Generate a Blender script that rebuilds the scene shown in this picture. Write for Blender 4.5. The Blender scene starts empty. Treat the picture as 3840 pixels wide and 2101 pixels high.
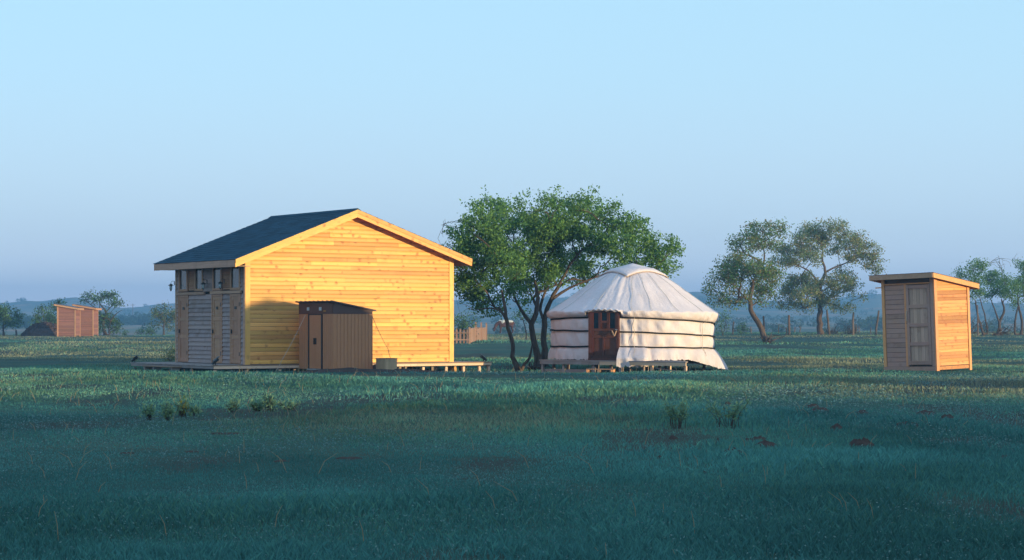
import bpy, math, random
import numpy as np
from mathutils import Vector, Matrix, Euler

sc = bpy.context.scene
col = sc.collection
R = math.radians
PI = math.pi

# ------------------------------------------------------------------ camera
EYE = 1.35
cam = bpy.data.cameras.new('camera')
cam.lens = 69.9; cam.sensor_width = 36.0
cam.shift_y = 0.0433
cam.clip_start = 0.1; cam.clip_end = 8000
camo = bpy.data.objects.new('camera', cam)
camo.location = (0, 0, EYE); camo.rotation_euler = (PI / 2, 0, 0)
col.objects.link(camo); sc.camera = camo

# ------------------------------------------------------------------ sky, sun, exposure
SUN_AZ, SUN_EL = 126.0, 2.2          # azimuth clockwise from +Y (the view direction)
w = bpy.data.worlds.new('World'); sc.world = w; w.use_nodes = True
nt = w.node_tree; bg = nt.nodes['Background']
sky = nt.nodes.new('ShaderNodeTexSky'); sky.sky_type = 'NISHITA'; sky.sun_disc = False
sky.sun_elevation = R(SUN_EL); sky.sun_rotation = R(SUN_AZ)
sky.air_density = 1.0; sky.dust_density = 0.3; sky.ozone_density = 4.0
tc = nt.nodes.new('ShaderNodeTexCoord'); sep = nt.nodes.new('ShaderNodeSeparateXYZ')
nt.links.new(tc.outputs['Generated'], sep.inputs[0])
asn = nt.nodes.new('ShaderNodeMath'); asn.operation = 'ARCSINE'; nt.links.new(sep.outputs[2], asn.inputs[0])
mr = nt.nodes.new('ShaderNodeMapRange'); mr.inputs[1].default_value = R(-10); mr.inputs[2].default_value = R(90)
nt.links.new(asn.outputs[0], mr.inputs[0])
ramp = nt.nodes.new('ShaderNodeValToRGB'); nt.links.new(mr.outputs[0], ramp.inputs[0])
def lin(c): return tuple((v / 255 / 12.92) if v / 255 <= .04045 else ((v / 255 + .055) / 1.055) ** 2.4 for v in c)
stops = [(-10, (52, 84, 100)), (-1.5, (205, 230, 280)), (0.3, (236, 250, 284)), (1.3, (220, 237, 262)), (2.6, (202, 224, 246)), (4.2, (199, 224, 244)),
         (7, (190, 224, 243)), (10, (182, 221, 240)), (25, (176, 221, 247)), (50, (172, 222, 255)), (90, (168, 216, 255))]
els = ramp.color_ramp.elements
while len(els) < len(stops): els.new(0.5)
for e, (a, c) in zip(els, stops): e.position = (a + 10) / 100; e.color = (*lin(c), 1)
mixs = nt.nodes.new('ShaderNodeMix'); mixs.data_type = 'RGBA'; mixs.blend_type = 'ADD'; mixs.inputs[0].default_value = 0.12
nt.links.new(ramp.outputs[0], mixs.inputs[6]); nt.links.new(sky.outputs[0], mixs.inputs[7])
nt.links.new(mixs.outputs[2], bg.inputs[0]); bg.inputs[1].default_value = 0.76

sl = bpy.data.lights.new('sun', 'SUN'); sl.energy = 5.0; sl.angle = R(0.5); sl.color = (1.0, 0.82, 0.42)
so = bpy.data.objects.new('sun', sl); col.objects.link(so)
sdir = Vector((math.sin(R(SUN_AZ)) * math.cos(R(SUN_EL)), math.cos(R(SUN_AZ)) * math.cos(R(SUN_EL)), math.sin(R(SUN_EL))))
so.rotation_euler = sdir.to_track_quat('Z', 'Y').to_euler(); so.location = sdir * 60
vs = sc.view_settings; vs.view_transform = 'Standard'; vs.look = 'None'; vs.exposure = 0.45; vs.gamma = 1.0; vs.use_curve_mapping = False
sc.cycles.max_bounces = 6; sc.cycles.volume_bounces = 0; sc.cycles.transparent_max_bounces = 8
sc.cycles.volume_step_rate = 5.0

# ------------------------------------------------------------------ helpers
def link(o, parent=None):
    col.objects.link(o)
    if parent is not None: o.parent = parent
    return o
def top(o, label, cat, group=None, kind=None):
    if label: o['label'] = label
    if cat: o['category'] = cat
    if group: o['group'] = group
    if kind: o['kind'] = kind
    return o
def empty(name, loc=(0, 0, 0), rz=0.0, parent=None):
    o = bpy.data.objects.new(name, None); o.location = loc; o.rotation_euler = (0, 0, rz); o.empty_display_size = .2
    return link(o, parent)
def np_mesh(name, V, Fc, mats=(), cols=None, smooth=False):
    """V (n,3); Fc (m,k) equal-sized faces; cols (n,3) point colours"""
    V = np.asarray(V, np.float32); Fc = np.asarray(Fc, np.int32)
    me = bpy.data.meshes.new(name); m, k = Fc.shape
    me.vertices.add(len(V)); me.vertices.foreach_set('co', V.ravel())
    me.loops.add(m * k); me.loops.foreach_set('vertex_index', Fc.ravel())
    me.polygons.add(m); me.polygons.foreach_set('loop_start', np.arange(0, m * k, k, dtype=np.int32))
    me.polygons.foreach_set('loop_total', np.full(m, k, np.int32))
    if smooth: me.polygons.foreach_set('use_smooth', np.ones(m, bool))
    if cols is not None:
        a = me.color_attributes.new('Col', 'FLOAT_COLOR', 'POINT')
        a.data.foreach_set('color', np.concatenate([cols, np.ones((len(cols), 1))], 1).astype(np.float32).ravel())
    me.update(calc_edges=True); me.validate()
    for mt in mats: me.materials.append(mt)
    return me

class MB:
    def __init__(s): s.v = []; s.f = []
    def add(s, vs, fs):
        n = len(s.v); s.v += [tuple(p) for p in vs]; s.f += [tuple(i + n for i in f) for f in fs]; return s
    def box(s, x0, x1, y0, y1, z0, z1, M=None):
        vs = [Vector((x, y, z)) for z in (z0, z1) for y in (y0, y1) for x in (x0, x1)]
        if M is not None: vs = [M @ p for p in vs]
        return s.add(vs, [(0, 2, 3, 1), (4, 5, 7, 6), (0, 1, 5, 4), (2, 6, 7, 3), (0, 4, 6, 2), (1, 3, 7, 5)])
    def prism(s, poly, axis, a, b):
        """poly of 2-D points extruded along axis from a to b (x: (y,z); y: (x,z); z: (x,y))"""
        def P(p, t): return (t, p[0], p[1]) if axis == 0 else ((p[0], t, p[1]) if axis == 1 else (p[0], p[1], t))
        n = len(poly); vs = [P(p, a) for p in poly] + [P(p, b) for p in poly]
        fs = [tuple(range(n)), tuple(range(2 * n - 1, n - 1, -1))] + [(i, (i + 1) % n + 0, (i + 1) % n + n, i + n)[::-1] for i in range(n)]
        return s.add(vs, fs)
    def bar(s, p, q, wx, wz=None, up=(0, 0, 1)):
        p = Vector(p); q = Vector(q); d = q - p; L = d.length; d.normalize(); wz = wz or wx
        u = Vector(up)
        if abs(d.dot(u)) > .98: u = Vector((1, 0, 0))
        x = d.cross(u).normalized(); z = x.cross(d)
        M = Matrix((x, d, z)).transposed().to_4x4(); M.translation = p
        return s.box(-wx / 2, wx / 2, 0, L, -wz / 2, wz / 2, M)
    def tube(s, pts, rad, n=8, cap=True):
        pts = [Vector(p) for p in pts]; rr = rad if hasattr(rad, '__len__') else [rad] * len(pts)
        vs = []; fs = []; prev = None
        for i, p in enumerate(pts):
            d = (pts[min(i + 1, len(pts) - 1)] - pts[max(i - 1, 0)]).normalized()
            if prev is None:
                a = d.orthogonal().normalized()
            else:
                a = (prev - d * prev.dot(d))
                a = a.normalized() if a.length > 1e-6 else d.orthogonal().normalized()
            prev = a; b = d.cross(a)
            for k in range(n):
                t = 2 * PI * k / n; vs.append(p + (a * math.cos(t) + b * math.sin(t)) * rr[i])
        for i in range(len(pts) - 1):
            for k in range(n):
                k2 = (k + 1) % n; fs.append((i * n + k, i * n + k2, (i + 1) * n + k2, (i + 1) * n + k))
        if cap: fs += [tuple(range(n - 1, -1, -1)), tuple(range((len(pts) - 1) * n, len(pts) * n))]
        return s.add(vs, fs)
    def lathe(s, prof, c=(0, 0, 0), n=12):
        vs = [(c[0] + r * math.cos(2 * PI * k / n), c[1] + r * math.sin(2 * PI * k / n), c[2] + z) for r, z in prof for k in range(n)]
        fs = [(i * n + k, i * n + (k + 1) % n, (i + 1) * n + (k + 1) % n, (i + 1) * n + k) for i in range(len(prof) - 1) for k in range(n)]
        fs += [tuple(range(n - 1, -1, -1)), tuple(range((len(prof) - 1) * n, len(prof) * n))]
        return s.add(vs, fs)
    def mesh(s, name, mat, smooth=False):
        me = bpy.data.meshes.new(name); me.from_pydata(s.v, [], s.f); me.materials.append(mat)
        if smooth: me.polygons.foreach_set('use_smooth', [True] * len(me.polygons))
        me.update(); return me
    def build(s, name, mat, parent=None, smooth=False, loc=None, rz=None):
        o = bpy.data.objects.new(name, s.mesh(name, mat, smooth))
        if loc is not None: o.location = loc
        if rz is not None: o.rotation_euler = (0, 0, rz)
        return link(o, parent)
def copy_tree(o, parent=None):
    c = o.copy(); link(c, parent)
    for ch in list(o.children): copy_tree(ch, c)
    return c

# vectorised value noise
_rs = np.random.RandomState(7); _T = _rs.rand(256, 256)
def vnoise(x, y):
    x = np.asarray(x, float); y = np.asarray(y, float)
    xi = np.floor(x).astype(int); yi = np.floor(y).astype(int); fx = x - xi; fy = y - yi
    fx = fx * fx * (3 - 2 * fx); fy = fy * fy * (3 - 2 * fy)
    g = lambda a, b: _T[a % 256, b % 256]
    return (g(xi, yi) * (1 - fx) + g(xi + 1, yi) * fx) * (1 - fy) + (g(xi, yi + 1) * (1 - fx) + g(xi + 1, yi + 1) * fx) * fy
def fbm(x, y, o=4):
    s = 0; a = .5; t = 0
    for i in range(o):
        s = s + a * vnoise(x * 2 ** i + 17.3 * i, y * 2 ** i + 9.1 * i); t += a; a *= .5
    return s / t
def sm(t): t = np.clip(t, 0, 1); return t * t * (3 - 2 * t)

# ------------------------------------------------------------------ materials
def newmat(name, rough=.8, spec=.25):
    m = bpy.data.materials.new(name); m.use_nodes = True
    b = m.node_tree.nodes['Principled BSDF']; b.inputs['Roughness'].default_value = rough
    b.inputs['Specular IOR Level'].default_value = spec
    return m, m.node_tree, b
def N(t, kind, **kw):
    n = t.nodes.new(kind)
    for k, v in kw.items(): setattr(n, k, v)
    return n
def mixc(t, a, b, fac, blend='MIX'):
    m = N(t, 'ShaderNodeMix', data_type='RGBA', blend_type=blend)
    for sock, v in ((m.inputs[6], a), (m.inputs[7], b), (m.inputs[0], fac)):
        if isinstance(v, (int, float)): sock.default_value = v
        elif isinstance(v, tuple): sock.default_value = (*v[:3], 1)
        else: t.links.new(v, sock)
    return m.outputs[2]
def mapr(t, v, a, b, c=0., d=1.):
    m = N(t, 'ShaderNodeMapRange'); t.links.new(v, m.inputs[0])
    for i, x in enumerate((a, b, c, d)): m.inputs[i + 1].default_value = x
    return m.outputs[0]
def mth(t, op, a, b=None):
    m = N(t, 'ShaderNodeMath', operation=op)
    for i, v in enumerate((a, b)):
        if v is None: continue
        if isinstance(v, (int, float)): m.inputs[i].default_value = v
        else: t.links.new(v, m.inputs[i])
    return m.outputs[0]
def coords(t, scale, rnd=0.0, out='Object'):
    tcn = N(t, 'ShaderNodeTexCoord'); mp = N(t, 'ShaderNodeMapping'); t.links.new(tcn.outputs[out], mp.inputs[0])
    mp.inputs['Scale'].default_value = scale
    if rnd:
        oi = N(t, 'ShaderNodeObjectInfo'); cx = N(t, 'ShaderNodeCombineXYZ')
        a = mth(t, 'MULTIPLY', oi.outputs['Random'], rnd)
        b = mth(t, 'MULTIPLY', oi.outputs['Random'], rnd * 7.3)
        t.links.new(a, cx.inputs[0]); t.links.new(b, cx.inputs[1]); t.links.new(a, cx.inputs[2]); t.links.new(cx.outputs[0], mp.inputs['Location'])
    return mp.outputs[0]
def noise(t, vec, scale, detail=4, rough=.6, dist=0.):
    n = N(t, 'ShaderNodeTexNoise'); n.inputs['Scale'].default_value = scale; n.inputs['Detail'].default_value = detail
    n.inputs['Roughness'].default_value = rough; n.inputs['Distortion'].default_value = dist
    if vec is not None: t.links.new(vec, n.inputs['Vector'])
    return n.outputs[0]
def bump(t, b, h, strength=.3, dist=.01):
    n = N(t, 'ShaderNodeBump'); n.inputs['Strength'].default_value = strength; n.inputs['Distance'].default_value = dist
    t.links.new(h, n.inputs['Height']); t.links.new(n.outputs[0], b.inputs['Normal'])

def wood(name, c1, c2, cdark, axis=0, var=.35, knots=0., rough=.65, weather=None, grain=1.0, spec=.3):
    """planks whose grain runs along axis; each object gets its own offset and tone"""
    m, t, b = newmat(name, rough, spec)
    sc3 = [26., 26., 26.]; sc3[axis] = 1.3
    v = coords(t, tuple(sc3), 40.)
    g = noise(t, v, grain, 5, .65, .6)
    c = mixc(t, c1, c2, mapr(t, g, .35, .7))
    oi = N(t, 'ShaderNodeObjectInfo')
    tone = mapr(t, oi.outputs['Random'], 0, 1, 1 - var, 1 + var * .45)
    cc = N(t, 'ShaderNodeHueSaturation'); t.links.new(c, cc.inputs['Color']); t.links.new(tone, cc.inputs['Value'])
    rnd2 = mth(t, 'FRACT', mth(t, 'MULTIPLY', oi.outputs['Random'], 13.7))
    t.links.new(mapr(t, rnd2, 0, 1, .494, .508), cc.inputs['Hue'])
    c = cc.outputs[0]
    big = noise(t, coords(t, (1, 1, 1), 9.), 1.1, 3)
    c = mixc(t, c, cdark, mapr(t, big, .55, .8, 0, .35))
    if weather:
        wn = noise(t, coords(t, (1.5, 1.5, .7), 5.), 2.2, 5)
        c = mixc(t, c, weather, mapr(t, wn, .35, .65, .1, .75))
    if knots:
        ks = [4.2, 4.2, 4.2]; ks[axis] = 4.6
        kv = coords(t, tuple(ks), 60.)
        wob = N(t, 'ShaderNodeTexNoise'); wob.inputs['Scale'].default_value = 3.2; wob.inputs['Detail'].default_value = 2; t.links.new(kv, wob.inputs['Vector'])
        sub = N(t, 'ShaderNodeVectorMath', operation='MULTIPLY_ADD'); t.links.new(wob.outputs['Color'], sub.inputs[0]); sub.inputs[1].default_value = (.40, .40, .40); t.links.new(kv, sub.inputs[2])
        vo = N(t, 'ShaderNodeTexVoronoi'); vo.inputs['Scale'].default_value = 1.0; vo.inputs['Randomness'].default_value = .9; t.links.new(sub.outputs[0], vo.inputs['Vector'])
        sepc = N(t, 'ShaderNodeSeparateColor'); t.links.new(vo.outputs['Color'], sepc.inputs[0])
        k = mth(t, 'MULTIPLY', mapr(t, vo.outputs['Distance'], .10, .36, 1, 0), mapr(t, sepc.outputs[0], .36, .42))
        c = mixc(t, c, tuple(v * 1.3 for v in cdark), mth(t, 'MULTIPLY', k, knots))
    t.links.new(c, b.inputs['Base Color'])
    bump(t, b, g, .25, .004)
    return m

M = {}
M['pine'] = wood('golden_pine_boards', (.82, .395, .112), (.745, .33, .085), (.28, .085, .026), 0, .30, .8, .55)
M['pine_y'] = wood('golden_pine_uprights', (.84, .415, .125), (.76, .35, .098), (.30, .14, .04), 2, .15, .5, .55)
M['grey_lap'] = wood('weathered_lap_siding', (.38, .245, .215), (.27, .175, .155), (.14, .085, .075), 1, .4, .5, .8, weather=(.34, .26, .265))
M['door_wood'] = wood('brown_door_wood', (.46, .225, .135), (.35, .165, .10), (.16, .075, .05), 2, .14, .25, .6)
M['trim_wood'] = wood('trim_wood', (.50, .28, .19), (.38, .21, .14), (.18, .09, .06), 1, .2, .25, .65)
M['deck'] = wood('deck_planks', (.38, .27, .24), (.27, .19, .165), (.12, .08, .07), 0, .35, .1, .8, weather=(.32, .27, .28))
M['deck_red'] = wood('deck_edge', (.32, .19, .13), (.24, .14, .10), (.11, .07, .05), 0, .25, .1, .8)
M['lumber'] = wood('pale_lumber', (.76, .50, .36), (.64, .40, .27), (.36, .18, .11), 0, .22, .25, .7)
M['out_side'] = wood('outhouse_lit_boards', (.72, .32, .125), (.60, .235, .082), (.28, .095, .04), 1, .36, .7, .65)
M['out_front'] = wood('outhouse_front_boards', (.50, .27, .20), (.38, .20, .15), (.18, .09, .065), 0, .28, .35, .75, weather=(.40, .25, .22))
M['out_trim'] = wood('outhouse_trim', (.74, .335, .15), (.62, .26, .11), (.30, .105, .05), 2, .18, .3, .65)
M['out_red'] = wood('reddish_outhouse_boards', (.34, .145, .105), (.26, .105, .078), (.14, .055, .035), 1, .25, .4, .75)
M['out_red_trim'] = wood('reddish_outhouse_trim', (.58, .30, .16), (.48, .23, .12), (.22, .09, .05), 2, .15, .3, .7)
M['door_light'] = wood('outhouse_door_boards', (.52, .33, .25), (.42, .26, .20), (.20, .11, .08), 2, .25, .5, .75)
M['ger_door'] = wood('carved_red_brown_door', (.12, .036, .023), (.08, .024, .016), (.034, .011, .008), 2, .2, 0, .4)
M['picket'] = wood('picket_wood', (.42, .23, .155), (.31, .165, .11), (.16, .075, .05), 2, .3, .2, .75)
M['post_wood'] = wood('grey_post_wood', (.16, .105, .08), (.105, .068, .055), (.05, .032, .027), 2, .25, 0, .85)
M['crate'] = wood('crate_boards', (.50, .32, .20), (.40, .24, .15), (.20, .11, .07), 2, .25, .2, .75)

def plain(name, c, rough=.6, spec=.3, metal=0., var=.0, scale=8.):
    m, t, b = newmat(name, rough, spec); b.inputs['Metallic'].default_value = metal
    n = noise(t, coords(t, (1, 1, 1), 3.), scale, 4)
    t.links.new(mixc(t, tuple(v * (1 - var) for v in c), tuple(min(1, v * (1 + var)) for v in c), n), b.inputs['Base Color'])
    return m
M['dark_in'] = plain('shaded_interior_boards', (.05, .04, .035), .9)
M['black'] = plain('black_plastic', (.012, .013, .016), .4, .4)
M['metal_brown'] = plain('brown_sheet_metal', (.46, .195, .10), .6, .12, 0, .10, 3.)
M['metal_dark'] = plain('dark_brown_metal', (.085, .034, .030), .6, .45, 0, .15, 3.)
M['metal_black'] = plain('near_black_metal', (.02, .018, .024), .45, .4)
M['zinc'] = plain('grey_zinc', (.45, .47, .5), .4, .5, .6, .1)
M['plate'] = plain('dark_door_plate', (.05, .04, .035), .5)
M['vent_pane'] = plain('frosted_pane', (.40, .50, .58), .3, .5)
M['orange_label'] = plain('orange_label', (.35, .17, .03), .6)
M['rope'] = plain('pale_rope', (.50, .40, .34), .9, .1, 0, .2, 30.)
M['rope_red'] = plain('reddish_rope', (.36, .16, .14), .9, .1, 0, .2, 30.)
M['strap'] = plain('black_strap', (.018, .016, .018), .85, .1)
M['shingle'] = None
def glass(name, tint=(.03, .04, .05)):
    m, t, b = newmat(name, .06, .7)
    b.inputs['Base Color'].default_value = (*tint, 1)
    n = noise(t, coords(t, (1, 1, 1)), 1.2, 2); bump(t, b, n, .06, .05)
    return m
M['glass'] = glass('window_glass', (.035, .05, .05))
M['ger_glass'] = glass('ger_door_glass', (.012, .02, .03))
M['lamp_glass'] = plain('milky_lamp_glass', (.45, .5, .52), .2, .5)

def shingle_mat():
    m, t, b = newmat('blue_grey_asphalt_shingle', .92, .1)
    n = noise(t, coords(t, (1, 1, 1)), 60, 3)
    oi = N(t, 'ShaderNodeObjectInfo')
    c = mixc(t, (.010, .036, .062), (.020, .055, .088), n)
    hs = N(t, 'ShaderNodeHueSaturation'); t.links.new(c, hs.inputs['Color']); t.links.new(mapr(t, oi.outputs['Random'], 0, 1, .75, 1.2), hs.inputs['Value'])
    t.links.new(hs.outputs[0], b.inputs['Base Color']); bump(t, b, n, .3, .003)
    return m
M['shingle'] = shingle_mat()

def canvas_mat():
    m, t, b = newmat('white_canvas', .9, .12)
    v = coords(t, (1, 1, 1))
    n1 = noise(t, v, 1.3, 5, .6); n2 = noise(t, coords(t, (4, 4, 1.2)), 1.6, 4, .65, .4); n3 = noise(t, v, 300, 2)
    c = mixc(t, (.70, .575, .60), (.60, .485, .50), mapr(t, n1, .4, .75))
    sp = N(t, 'ShaderNodeSeparateXYZ'); tcn = N(t, 'ShaderNodeTexCoord'); t.links.new(tcn.outputs['Object'], sp.inputs[0])
    low = mth(t, 'MULTIPLY', mapr(t, sp.outputs[2], .75, .15, 0, 1), mapr(t, n2, .35, .7))
    c = mixc(t, c, (.40, .295, .25), mth(t, 'MULTIPLY', low, .5))       # mud-stained hem
    c = mixc(t, c, (.46, .34, .28), mapr(t, n2, .62, .8, 0, .45))      # stains
    t.links.new(c, b.inputs['Base Color'])
    h = mth(t, 'ADD', mth(t, 'MULTIPLY', n2, 1.), mth(t, 'MULTIPLY', n3, .03)); bump(t, b, h, .45, .05)
    tr = N(t, 'ShaderNodeBsdfTranslucent'); t.links.new(c, tr.inputs[0])
    ms = N(t, 'ShaderNodeMixShader'); ms.inputs[0].default_value = .08
    out = t.nodes['Material Output']; t.links.new(b.outputs[0], ms.inputs[1]); t.links.new(tr.outputs[0], ms.inputs[2]); t.links.new(ms.outputs[0], out.inputs[0])
    return m
M['canvas'] = canvas_mat()
M['seam'] = plain('canvas_seam', (.46, .42, .38), .95, .05)
M['hem_tape'] = plain('tan_hem_tape', (.55, .36, .20), .9, .05, 0, .2)

def leaf_mat(name, trans=.3):
    m, t, b = newmat(name, .8, .04)
    a = N(t, 'ShaderNodeAttribute', attribute_name='Col'); t.links.new(a.outputs[0], b.inputs['Base Color'])
    tr = N(t, 'ShaderNodeBsdfTranslucent'); t.links.new(a.outputs[0], tr.inputs[0])
    ms = N(t, 'ShaderNodeMixShader'); ms.inputs[0].default_value = trans
    out = t.nodes['Material Output']; t.links.new(b.outputs[0], ms.inputs[1]); t.links.new(tr.outputs[0], ms.inputs[2]); t.links.new(ms.outputs[0], out.inputs[0])
    return m
M['leaf'] = leaf_mat('leaves', .38); M['blade'] = leaf_mat('grass_blades', .25)
def bark_mat(name, c1, c2):
    m, t, b = newmat(name, .95, .1)
    n = noise(t, coords(t, (9, 9, 1.6)), 1.5, 6, .7, .5); big = noise(t, coords(t, (1, 1, 1)), 1.2, 3)
    c = mixc(t, c1, c2, mapr(t, n, .38, .66)); c = mixc(t, c, tuple(v * .55 for v in c1), mapr(t, big, .5, .8, 0, .6))
    t.links.new(c, b.inputs['Base Color']); bump(t, b, n, 1., .04)
    return m
M['bark'] = bark_mat('elm_bark', (.065, .042, .033), (.15, .10, .075))
M['bark_pale'] = bark_mat('pale_bark', (.070, .046, .037), (.165, .11, .083))
M['twig'] = bark_mat('dry_twigs', (.06, .042, .036), (.13, .092, .075))
def soil_mat(name, c1, c2, sc_=3.):
    m, t, b = newmat(name, 1., .05)
    v = coords(t, (1, 1, 1)); n = noise(t, v, sc_, 6, .7); f = noise(t, v, sc_ * 12, 4, .7)
    t.links.new(mixc(t, c1, c2, mapr(t, n, .35, .65)), b.inputs['Base Color']); bump(t, b, f, .9, .03)
    return m
M['soil'] = soil_mat('dark_soil', (.055, .040, .038), (.10, .072, .064))
M['mole'] = soil_mat('mound_soil', (.07, .045, .040), (.125, .082, .070), 8.)
M['heap'] = soil_mat('heap_crumbs', (.05, .030, .026), (.105, .064, .052), 4.)

def ground_mat():
    m, t, b = newmat('steppe_grass_ground', 1., .04)
    v = coords(t, (1, 1, 1), 0, 'Object')
    n1 = noise(t, v, .07, 5, .6); n2 = noise(t, v, .9, 5, .65); n3 = noise(t, v, 9., 5, .7); n4 = noise(t, coords(t, (.35, 1.2, 1)), .25, 5, .6)
    c = mixc(t, (.045, .105, .095), (.085, .135, .095), mapr(t, n1, .35, .65))
    c = mixc(t, c, (.155, .16, .11), mapr(t, n4, .45, .68, 0, .8))
    c = mixc(t, c, (.038, .085, .078), mapr(t, n3, .4, .7, 0, .7))
    c = mixc(t, c, (.085, .060, .050), mapr(t, n2, .60, .74, 0, .8))
    at = N(t, 'ShaderNodeAttribute', attribute_name='Col'); c = mixc(t, c, (.085, .062, .056), mth(t, 'MULTIPLY', at.outputs['Fac'], mapr(t, n3, .3, .6, .25, .8)))
    sp = N(t, 'ShaderNodeSeparateXYZ'); tcn = N(t, 'ShaderNodeTexCoord'); t.links.new(tcn.outputs['Object'], sp.inputs[0])
    far = mapr(t, sp.outputs[1], 230, 520)
    nf = noise(t, coords(t, (.012, .006, .02)), 1., 7, .68); nf2 = noise(t, coords(t, (.03, .012, .03)), 1.6, 5, .7)
    fc = mixc(t, (.13, .14, .095), (.26, .22, .155), mapr(t, nf, .4, .6))  # paler far plain: low ground haze painted into its colour
    fc = mixc(t, fc, (.46, .25, .17), mapr(t, nf2, .50, .62, 0, .9))
    c = mixc(t, c, fc, far)
    t.links.new(c, b.inputs['Base Color'])
    bump(t, b, mth(t, 'ADD', n3, mth(t, 'MULTIPLY', n2, .6)), 1., .16)
    return m
M['ground'] = ground_mat()

# ------------------------------------------------------------------ terrain
HILL_PX = [(-400, 770), (0, 764), (52, 762), (60, 758), (77, 759), (103, 763), (120, 757), (137, 755), (189, 749), (214, 755), (260, 770), (300, 777), (330, 775), (360, 773), (395, 767), (440, 765), (700, 752), (900, 756),
           (1140, 757), (1300, 754), (1500, 748), (1760, 736), (1785, 737), (1830, 748), (1900, 757), (2000, 760), (2080, 756), (2130, 748), (2180, 743), (2215, 741), (2250, 745), (2300, 750), (2440, 762), (2575, 766), (3000, 770)]
_hx = np.array([(p[0] - 1287.5) / 5000 for p in HILL_PX]); _hz = np.array([EYE + (816 - p[1]) * .3 for p in HILL_PX])
def ground(x, y):
    x = np.asarray(x, float); y = np.asarray(y, float)
    near = np.clip((y - 4) / 20, 0, 1)
    z = .10 * (fbm(x * .05 + 3, y * .045 + 8, 3) - .5) * np.clip(np.abs(y - 58) / 22, 0, 1) * near
    z = z + .42 * (fbm(x * .012 + 40, y * .042 + 2, 2) - .5) * sm((y - 68) / 20) * (1 - .5 * sm((y - 150) / 30))
    z = z - .16 * np.exp(-(((x + .8) / 5.0) ** 2 + ((y - 62.5) / 4.6) ** 2)) - .05 * np.exp(-(((x + 9.5) / 4.5) ** 2 + ((y - 60.5) / 5.) ** 2))
    z = z - .09 * np.exp(-(((x - 4.5) / 5.0) ** 2 + ((y - 61.5) / 4.5) ** 2))
    lat = .82 + .25 * np.tanh(x / 22.)
    crest = 178 + 10 * (fbm(x * .02 + 5, x * 0 + 1.5, 2) - .5)
    z = z + .62 * lat * sm((y - 92) / 85)
    z = z - 2.1 * sm((y - crest) / 110)
    z = z + .0072 * np.clip(y - 300, 0, 700)
    z = z + np.where(y > 300, 1.2 * (fbm(x * .006, y * .006, 3) - .5) * sm((y - 300) / 200), 0)
    # the far range of low hills
    th = x / np.maximum(y, 50.)
    zt = np.interp(th, _hx, _hz)
    r = sm((y - 820) / 660) ** 1.3
    z = z * (1 - r) + (zt - 4.0 * sm((y - 1520) / 200)) * r + r * (1 - r) * 26 * (fbm(x * .006 + 9, y * .0045 + 4, 4) - .55)
    z = z + r * .8 * (fbm(x * .03, y * .03, 3) - .5)
    # unseen grassy bank added behind the camera to shade the foreground
    z = z + (2.87 + .28 * (fbm(x * .06 + 2, y * .0 + 7, 2) - .5)) * sm((-1.5 - y) / 7.5)
    return z
def bare_mask(x, y):
    return fbm(x * .55 + 11, y * .30 + 3, 4)
def gz(x, y): return float(ground(np.array([x]), np.array([y]))[0])
ys = np.concatenate([np.arange(-60, -10, 5), np.arange(-10, 4, 1.), np.arange(4, 75, .6), np.arange(75, 200, 1.6), np.arange(200, 330, 5), np.geomspace(330, 1690, 130)])
xs_n = np.linspace(-1, 1, 201)
gx = []; gy = []
for y in ys:
    half = 150 + max(0, y) * .245
    s = np.sign(xs_n) * np.abs(xs_n) ** 1.7
    gx.append(s * half); gy.append(np.full(201, y))
gx = np.array(gx); gy = np.array(gy); gzv = ground(gx, gy)
nr, nc = gx.shape
idx = np.arange(nr * nc).reshape(nr, nc)
quads = np.stack([idx[:-1, :-1], idx[:-1, 1:], idx[1:, 1:], idx[1:, :-1]], -1).reshape(-1, 4)
bm_ = np.clip((bare_mask(gx.ravel(), gy.ravel()) - .60) / .10, 0, 1)
go = bpy.data.objects.new('ground', np_mesh('ground', np.stack([gx, gy, gzv], -1).reshape(-1, 3), quads, [M['ground']], np.stack([bm_] * 3, 1), True)); link(go)
go['kind'] = 'structure'

# ------------------------------------------------------------------ house
UH = R(35.7)
def world_of(o, u, v): c, s = math.cos(o[2]), math.sin(o[2]); return (o[0] + u * c - v * s, o[1] + u * s + v * c)
HO = (-7.77, 58.0, UH)
rnd = random.Random(4)
house = empty('wooden_house', (HO[0], HO[1], 0), UH)
top(house, 'golden pine board house with a dark shingled gable roof on a low deck', 'house')
GW, GL = 7.27, 4.5
AP = (3.55, 4.82)
SLL = (4.82 - 3.25) / (3.55 + .56); SLR = (4.82 - 3.42) / (7.72 - 3.55)
def roof_z(x): return AP[1] - (SLL * (AP[0] - x) if x < AP[0] else SLR * (x - AP[0]))
FL = .19
# inner carcass so that the boards have something behind them
mb = MB(); mb.prism([(.03, FL), (GW - .03, FL), (GW - .03, roof_z(GW) - .17), (AP[0], AP[1] - .17), (.03, roof_z(0) - .17)], 1, .03, GL - .03)
mb.build('inner_wall', M['dark_in'], house)
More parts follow.
